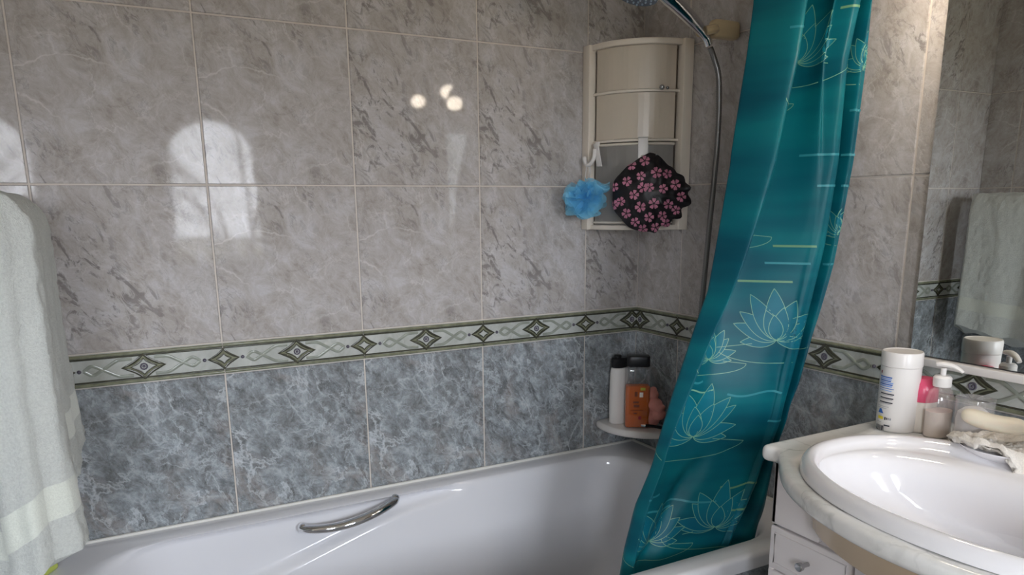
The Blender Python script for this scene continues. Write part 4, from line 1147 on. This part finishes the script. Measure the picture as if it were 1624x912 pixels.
# pump bottle
c=(-0.1213, -1.0344)
bt=thing('pump_bottle','clear soap pump bottle, half full of cream liquid, beside the white bottle','soap dispenser',(c[0],c[1],CT))
an=rad(-30)
mb=MB(); mb.lathe_s([(.026,CT+.001),(.028,CT+.004),(.0285,CT+.055),(.028,CT+.075),(.023,CT+.090),(.014,CT+.098),(.012,CT+.099)],(c[0],c[1],0),32,0,sy=.78); obj('body',mb,M['bottle_thin'],bt)
mb=MB(); mb.lathe_s([(.0245,CT+.003),(.0262,CT+.006),(.0268,CT+.05),(.0266,CT+.052)],(c[0],c[1],0),32,0,sy=.78); obj('liquid_soap',mb,M['cream_liquid'],bt)
mb=MB(); mb.lathe_s([(.0155,CT+.0993),(.016,CT+.101),(.016,CT+.116),(.0125,CT+.120),(.005,CT+.121),(.005,CT+.134)],(c[0],c[1],0),24); obj('collar',mb,M['plastic_white'],bt)
pd=Vector((.48,-.86,0)).normalized()
p0=Vector((c[0],c[1],CT+.129))
mb=MB(); mb.tube(catmull([p0-pd*.012+Vector((0,0,.003)),p0+Vector((0,0,.004)),p0+pd*.016+Vector((0,0,.001)),p0+pd*.030+Vector((0,0,-.008))],4),[.007,.0075,.008,.008,.0085,.0082,.008,.0075,.007,.0065,.006,.0055,.005],12,flat=.6,up=(0,0,1)); obj('pump_head',mb,M['plastic_white'],bt)
# pink bottle behind it
PB=(-0.1129, -0.9968)
# jar / cup
JC=(-0.118, -1.0937)
cup=thing('plastic_cup','short frosted clear cup holding white cream behind the soap dish','cup',(JC[0],JC[1],CT))
mb=MB(); mb.lathe_s([(.0290,CT+.001),(.0305,CT+.003),(.0325,CT+.088),(.0322,CT+.089),(.0308,CT+.088),(.0290,CT+.006),(.001,CT+.005)],(JC[0],JC[1],0),36,capt=False); obj('cup_wall',mb,M['cup_glass'],cup)
mb=MB(); mb.lathe_s([(.0265,CT+.0065),(.0285,CT+.048),(.026,CT+.062),(.016,CT+.070),(.001,CT+.072)],(JC[0],JC[1],0),32); obj('contents',mb,pbr('white_cream',srgb(244,240,240),.5,bump=(160,.5,.002)),cup)
# soap dish, washcloth and soap
DC=(-0.1731, -1.1689); DZ=CT+.0062
ds=thing('soap_dish','white oval soap dish standing on the washbasin ledge','soap dish',(DC[0],DC[1],DZ))
mb=MB(); mb.lathe_s([(.020,DZ+.0005),(.026,DZ+.003),(.040,DZ+.012),(.047,DZ+.019),(.047,DZ+.0205),(.044,DZ+.0195),(.036,DZ+.013),(.022,DZ+.007),(.001,DZ+.006)],(DC[0],DC[1],0),40,0,sy=1.35); obj('dish',mb,M['ceramic'],ds)
mb=MB()
def wc(i,j):
    a=2*PI*i/150; t=max(j/48,.004)
    r=(1+.10*sin(3*a+1)+.07*sin(5*a+.4)+.04*sin(11*a))*t
    x=.047*r*cos(a); y=.076*r*sin(a)
    if sin(a)<-.2: y*=1.25
    z=.024+.020*(t**2)*(.65+.35*sin(2*a+2.2))-.012*max(0,t-.86)/.14
    z+=.0045*mnoise.noise(Vector((x*75,y*75,1)))+.0028*mnoise.noise(Vector((x*190,y*190,8)))+.0014*mnoise.noise(Vector((x*420,y*420,4)))
    if sin(a)<-.35: z-=.030*sm((t-.6)/.4)*sm((-sin(a)-.35)/.4)
    k=1+.03*mnoise.noise(Vector((x*260,y*260,z*200)))*t
    return (DC[0]+x*k,DC[1]+y*k,DZ+z)
mb.grid(wc,150,49,0,cu=True)
wcl=obj('washcloth',mb,M['washcloth'],at=(DC[0],DC[1],DZ+.02),sharp=180); tag(wcl,'cream terry washcloth draped over the white soap dish','cloth')
md=wcl.modifiers.new('thick','SOLIDIFY'); md.thickness=.011; md.offset=1
mb=MB()
SO=Vector((-0.1759,-1.1595,DZ+.060))
def soap(i,j):
    a=2*PI*i/40; b=PI*j/20
    L=.047; x=sq(cos(b),.8)*L; r=sin(b)**.75
    # kidney-shaped bar, waist on one long side
    y=.0197*r*cos(a)*(1.05-.08*cos(2*PI*x/.1)); z=.0152*r*sin(a)*(1-.12*cos(PI*x/L*.8))
    z+=-.0065+ .010*(x/L)**2 if False else 0
    bend=.003*cos(PI*x/L*.9)
    u=Vector((.36,-.93,0)); v=Vector((-.93,-.36,0))
    q=SO+u*x+v*(y)+Vector((0,0,z-bend*.55+.004*(-x/L)))
    return tuple(q)
mb.grid(soap,40,21,0,cu=True)
o=tag(obj('soap_bar',mb,M['soap'],at=(SO.x,SO.y,SO.z-.012),sharp=180),'cream curved bar of soap lying on the washcloth','soap')

# pink bottle
bt=thing('shampoo_bottle','small bottle with pink cap, partly hidden behind the pump bottle','bottle',(PB[0],PB[1],CT))
mb=MB(); mb.lathe_s([(.024,CT+.001),(.027,CT+.004),(.0275,CT+.05),(.0275,CT+.062)],(PB[0],PB[1],0),32,0,sy=.9); obj('body',mb,pbr('pale_bottle',srgb(222,214,204),.35),bt)
mb=MB(); mb.lathe_s([(.0282,CT+.0625),(.0286,CT+.066),(.0282,CT+.085),(.025,CT+.098),(.017,CT+.107),(.001,CT+.110)],(PB[0],PB[1],0),32,0,sy=.9); obj('cap',mb,M['pink'],bt)

# ------------------------------------------------------------------ mirror and lamp
MY0,MY1,MZ0,MZ1=-.902,-1.335,.430,1.10
mi=thing('mirror','tall frameless wall mirror above the washbasin','mirror',(0,-1.12,.41))
mb=MB(); mb.box((-.0195,MY0,MZ0),(-.004,MY1,MZ1)); obj('backing',mb,M['blackedge'],mi,smooth=False)
mb=MB(); mb.box((-.0205,MY0-.0004,MZ0),(-.0197,MY1,MZ1)); obj('glass',mb,M['mirror'],mi,smooth=False)
lg=tag(obj('mirror_ledge',(lambda b:(b.box((-.034,-.8975,.412),(-.0042,MY1-.01,.4275),.002),b)[1])(MB()),M['plastic_white'],at=(-.02,-1.12,.412)),'narrow white ledge along the bottom of the mirror','ledge')
lp=thing('wall_lamp','wall lamp with glowing bulbs above the mirror, reflected in the tiles','lamp',(-.004,-1.15,1.16))
mb=MB(); mb.box((-.0045,-1.42,1.165),(-.028,-.88,1.20),.006); obj('mounting_bar',mb,M['chrome'],lp)
for (x,y,z) in ((-.15,-1.327,1.160),(-.15,-1.016,1.157),(-.15,-.958,1.108)):
    mb=MB(); mb.tube(catmull([(-.028,y,1.182),(-.09,y,1.20),(x,y,z+.052)],5),.006,10); ob=obj('arm',mb,M['chrome'],lp)
    mb=MB(); mb.lathe([(.012,z+.055),(.018,z+.046),(.026,z+.028),(.028,z+.022),(.0265,z+.022),(.016,z+.042),(.001,z+.046)],(x,y,0),24); ob=obj('shade',mb,M['plastic_white'],lp)
    mb=MB(); mb.ball((x,y,z),.030,16,0,(1,1,.8)); obj('bulb',mb,M['bulb'],lp)

# ------------------------------------------------------------------ towel and rail, left end
tr=thing('towel_rail','white towel rail on the left end wall, mostly under the towel','rail',(LX,-.33,.72))
mb=MB(); mb.tube([(-1.552,-.075,.735),(-1.552,-.60,.735)],.009,12); obj('rod',mb,M['plastic_white'],tr)
for y in (-.082,-.594):
    mb=MB(); mb.tube([(LX+.001,y,.735),(LX+.012,y,.735),(LX+.014,y,.735),(-1.552,y,.735)],[.022,.020,.009,.009],14); obj('bracket',mb,M['plastic_white'],tr)
TX=-1.552
def tow(i,j,nu=96,nv=110):
    # i: along the rail; j: round the profile (front hem, up, over the rail, down the back)
    yq=i/(nu-1)
    y=-.094-.462*yq
    zb=.262-.062*yq
    s=j/(nv-1)
    endw=1-.45*sm((yq-.955)/.045)-.45*sm((.03-yq)/.03)
    fold=(.012*sin(yq*9.0+.6)+.007*sin(yq*21+1.5))
    zt=.752; rtop=.066
    hw=.060
    if s<.42:        # front layer
        t=s/.42; z=zb+(zt-rtop-zb)*t; x=hw+fold*(1-t*.7)-.006*sin(PI*t)
    elif s<.58:
        a=PI*(s-.42)/.16; x=hw*cos(a)+fold*.3*cos(a); z=zt-rtop+rtop*sin(a)
    else:
        t=(s-.58)/.42; zb2=zb-.045; z=zt-rtop+(zb2-zt+rtop)*t; x=-hw*(1-.15*t)+fold*.3*(1-t)
    x*=endw
    nz=.0035*mnoise.noise(Vector((x*40,y*60,z*60)))+.0016*mnoise.noise(Vector((x*160,y*190,z*190)))
    band=1-.9*(abs(z-(zb+.085))<.024)
    x+=(1 if s<.5 else -1)*nz*band
    z+=(.004*sin(yq*14)+.003*sin(yq*31)) if (s<.03 or s>.97) else 0
    if .42<=s<.58: z+=nz
    return (TX+x,y,z)
twl=thing('towel','thick white terry towel hanging over a rail at the left end of the tub','towel',(TX,-.33,.2))
mb=MB(); NU_,NV_=96,110
def bandm(i,j):
    p=tow(i,j); yq=i/(NU_-1); zb=.262-.062*yq
    return 1 if abs(p[2]-(zb+.085))<.024 and j<NV_*.45 or (j>NV_*.58 and abs(p[2]-(zb+.04))<.024) else 0
b=mb.grid(tow,NU_,NV_,bandm)
# folded end facing the room and the one by the tiles: cloth closes between front and back layers
for i_,sg in ((NU_-1,-1),(0,1)):
    half_=NV_//2; K=10
    def endf(a,k,i_=i_,sg=sg):
        p=Vector(tow(i_,a)); q=Vector(tow(i_,NV_-1-a)); t=k/(K-1); r=p.lerp(q,t)
        bul=sin(PI*t)*.022+.0025*mnoise.noise(Vector((r.x*60,r.z*60,3)))*sin(PI*t)+.0012*mnoise.noise(Vector((r.x*190,r.z*190,3)))*sin(PI*t)
        bul+=.010*sin(PI*t)*sin(2*PI*t+r.z*3)
        r.y+=sg*bul; return tuple(r)
    mb.grid(endf,half_,K,lambda a,k:1 if abs(Vector(tow(NU_-1,a)).z-(.20+.085))<.024 and sg<0 else 0)
# underside
bt_=[]; 
def und(i,k):
    p=Vector(tow(i,0)); q=Vector(tow(i,NV_-1)); return tuple(p.lerp(q,k/7))
mb.grid(und,NU_,8,0)
o=obj('terry_cloth',mb,[M['terry'],M['terry_band']],twl,sharp=180); recalc(o)
mb=MB(); mb.tube(catmull([(-1.566,-.118,.0105),(-1.585,-.147,.0105),(-1.61,-.18,.0105),(-1.65,-.235,.0105)],4),.0085,12); mb.ball((-1.566,-.118,.0105),.0085,10)
tag(obj('brush_handle',mb,M['green_stick'],at=(-1.61,-.18,.001)),'yellow-green rounded stick lying on the tub rim under the towel','brush')

# ------------------------------------------------------------------ light, sky, camera
wd=bpy.data.worlds.new('sky'); sc.world=wd; wd.use_nodes=True; nt=wd.node_tree; nt.nodes.clear()
out=nt.nodes.new('ShaderNodeOutputWorld'); bg=nt.nodes.new('ShaderNodeBackground'); nt.links.new(bg.outputs[0],out.inputs[0])
tc=nt.nodes.new('ShaderNodeTexCoord'); sp=nt.nodes.new('ShaderNodeSeparateXYZ'); nt.links.new(tc.outputs['Generated'],sp.inputs[0])
cr=ramp(nt,sp.outputs[2],[(.0,(.88,.92,1,1)),(.5,(.84,.91,1.0,1))]); nt.links.new(cr,bg.inputs[0]); bg.inputs[1].default_value=33.0
for k,(a,b) in enumerate(WIN):
    l=bpy.data.lights.new('window_daylight','AREA'); l.shape='RECTANGLE'; l.size=b-a; l.size_y=WT-WS
    l.cycles.is_portal=True
    o=bpy.data.objects.new('window_daylight',l); col.objects.link(o); o.location=((a+b)/2,YW-.2,(WS+WT)/2+R); o.rotation_euler=(rad(90),0,0)

cam=bpy.data.cameras.new('camera'); co=bpy.data.objects.new('camera',cam); col.objects.link(co); sc.camera=co
F_PX=1194.738
cam.sensor_fit='HORIZONTAL'; cam.sensor_width=36; cam.lens=F_PX/1624*36
cam.shift_x=.86/1624; cam.shift_y=139.7/1624; cam.clip_start=.02; cam.clip_end=200
a,b,c=rad(28.24618),rad(-12.67373),rad(-.55349)
Fv=Vector((sin(a)*cos(b),cos(a)*cos(b),sin(b))); Rv=Vector((cos(a),-sin(a),0)); Uv=Rv.cross(Fv)
R2=Rv*cos(c)+Uv*sin(c); U2=-Rv*sin(c)+Uv*cos(c)
mw=Matrix((R2,U2,-Fv)).transposed().to_4x4(); mw.translation=Vector((-1.40902,-1.81731,.72096+R)); co.matrix_world=mw

sc.view_settings.view_transform='Standard'; sc.view_settings.look='None'; sc.view_settings.gamma=1; sc.view_settings.use_curve_mapping=False
sc.view_settings.exposure=0.12
cy_=sc.cycles
cy_.max_bounces=10; cy_.diffuse_bounces=5; cy_.glossy_bounces=6; cy_.transmission_bounces=8; cy_.transparent_max_bounces=16
cy_.caustics_reflective=False; cy_.caustics_refractive=False; cy_.sample_clamp_indirect=6.0
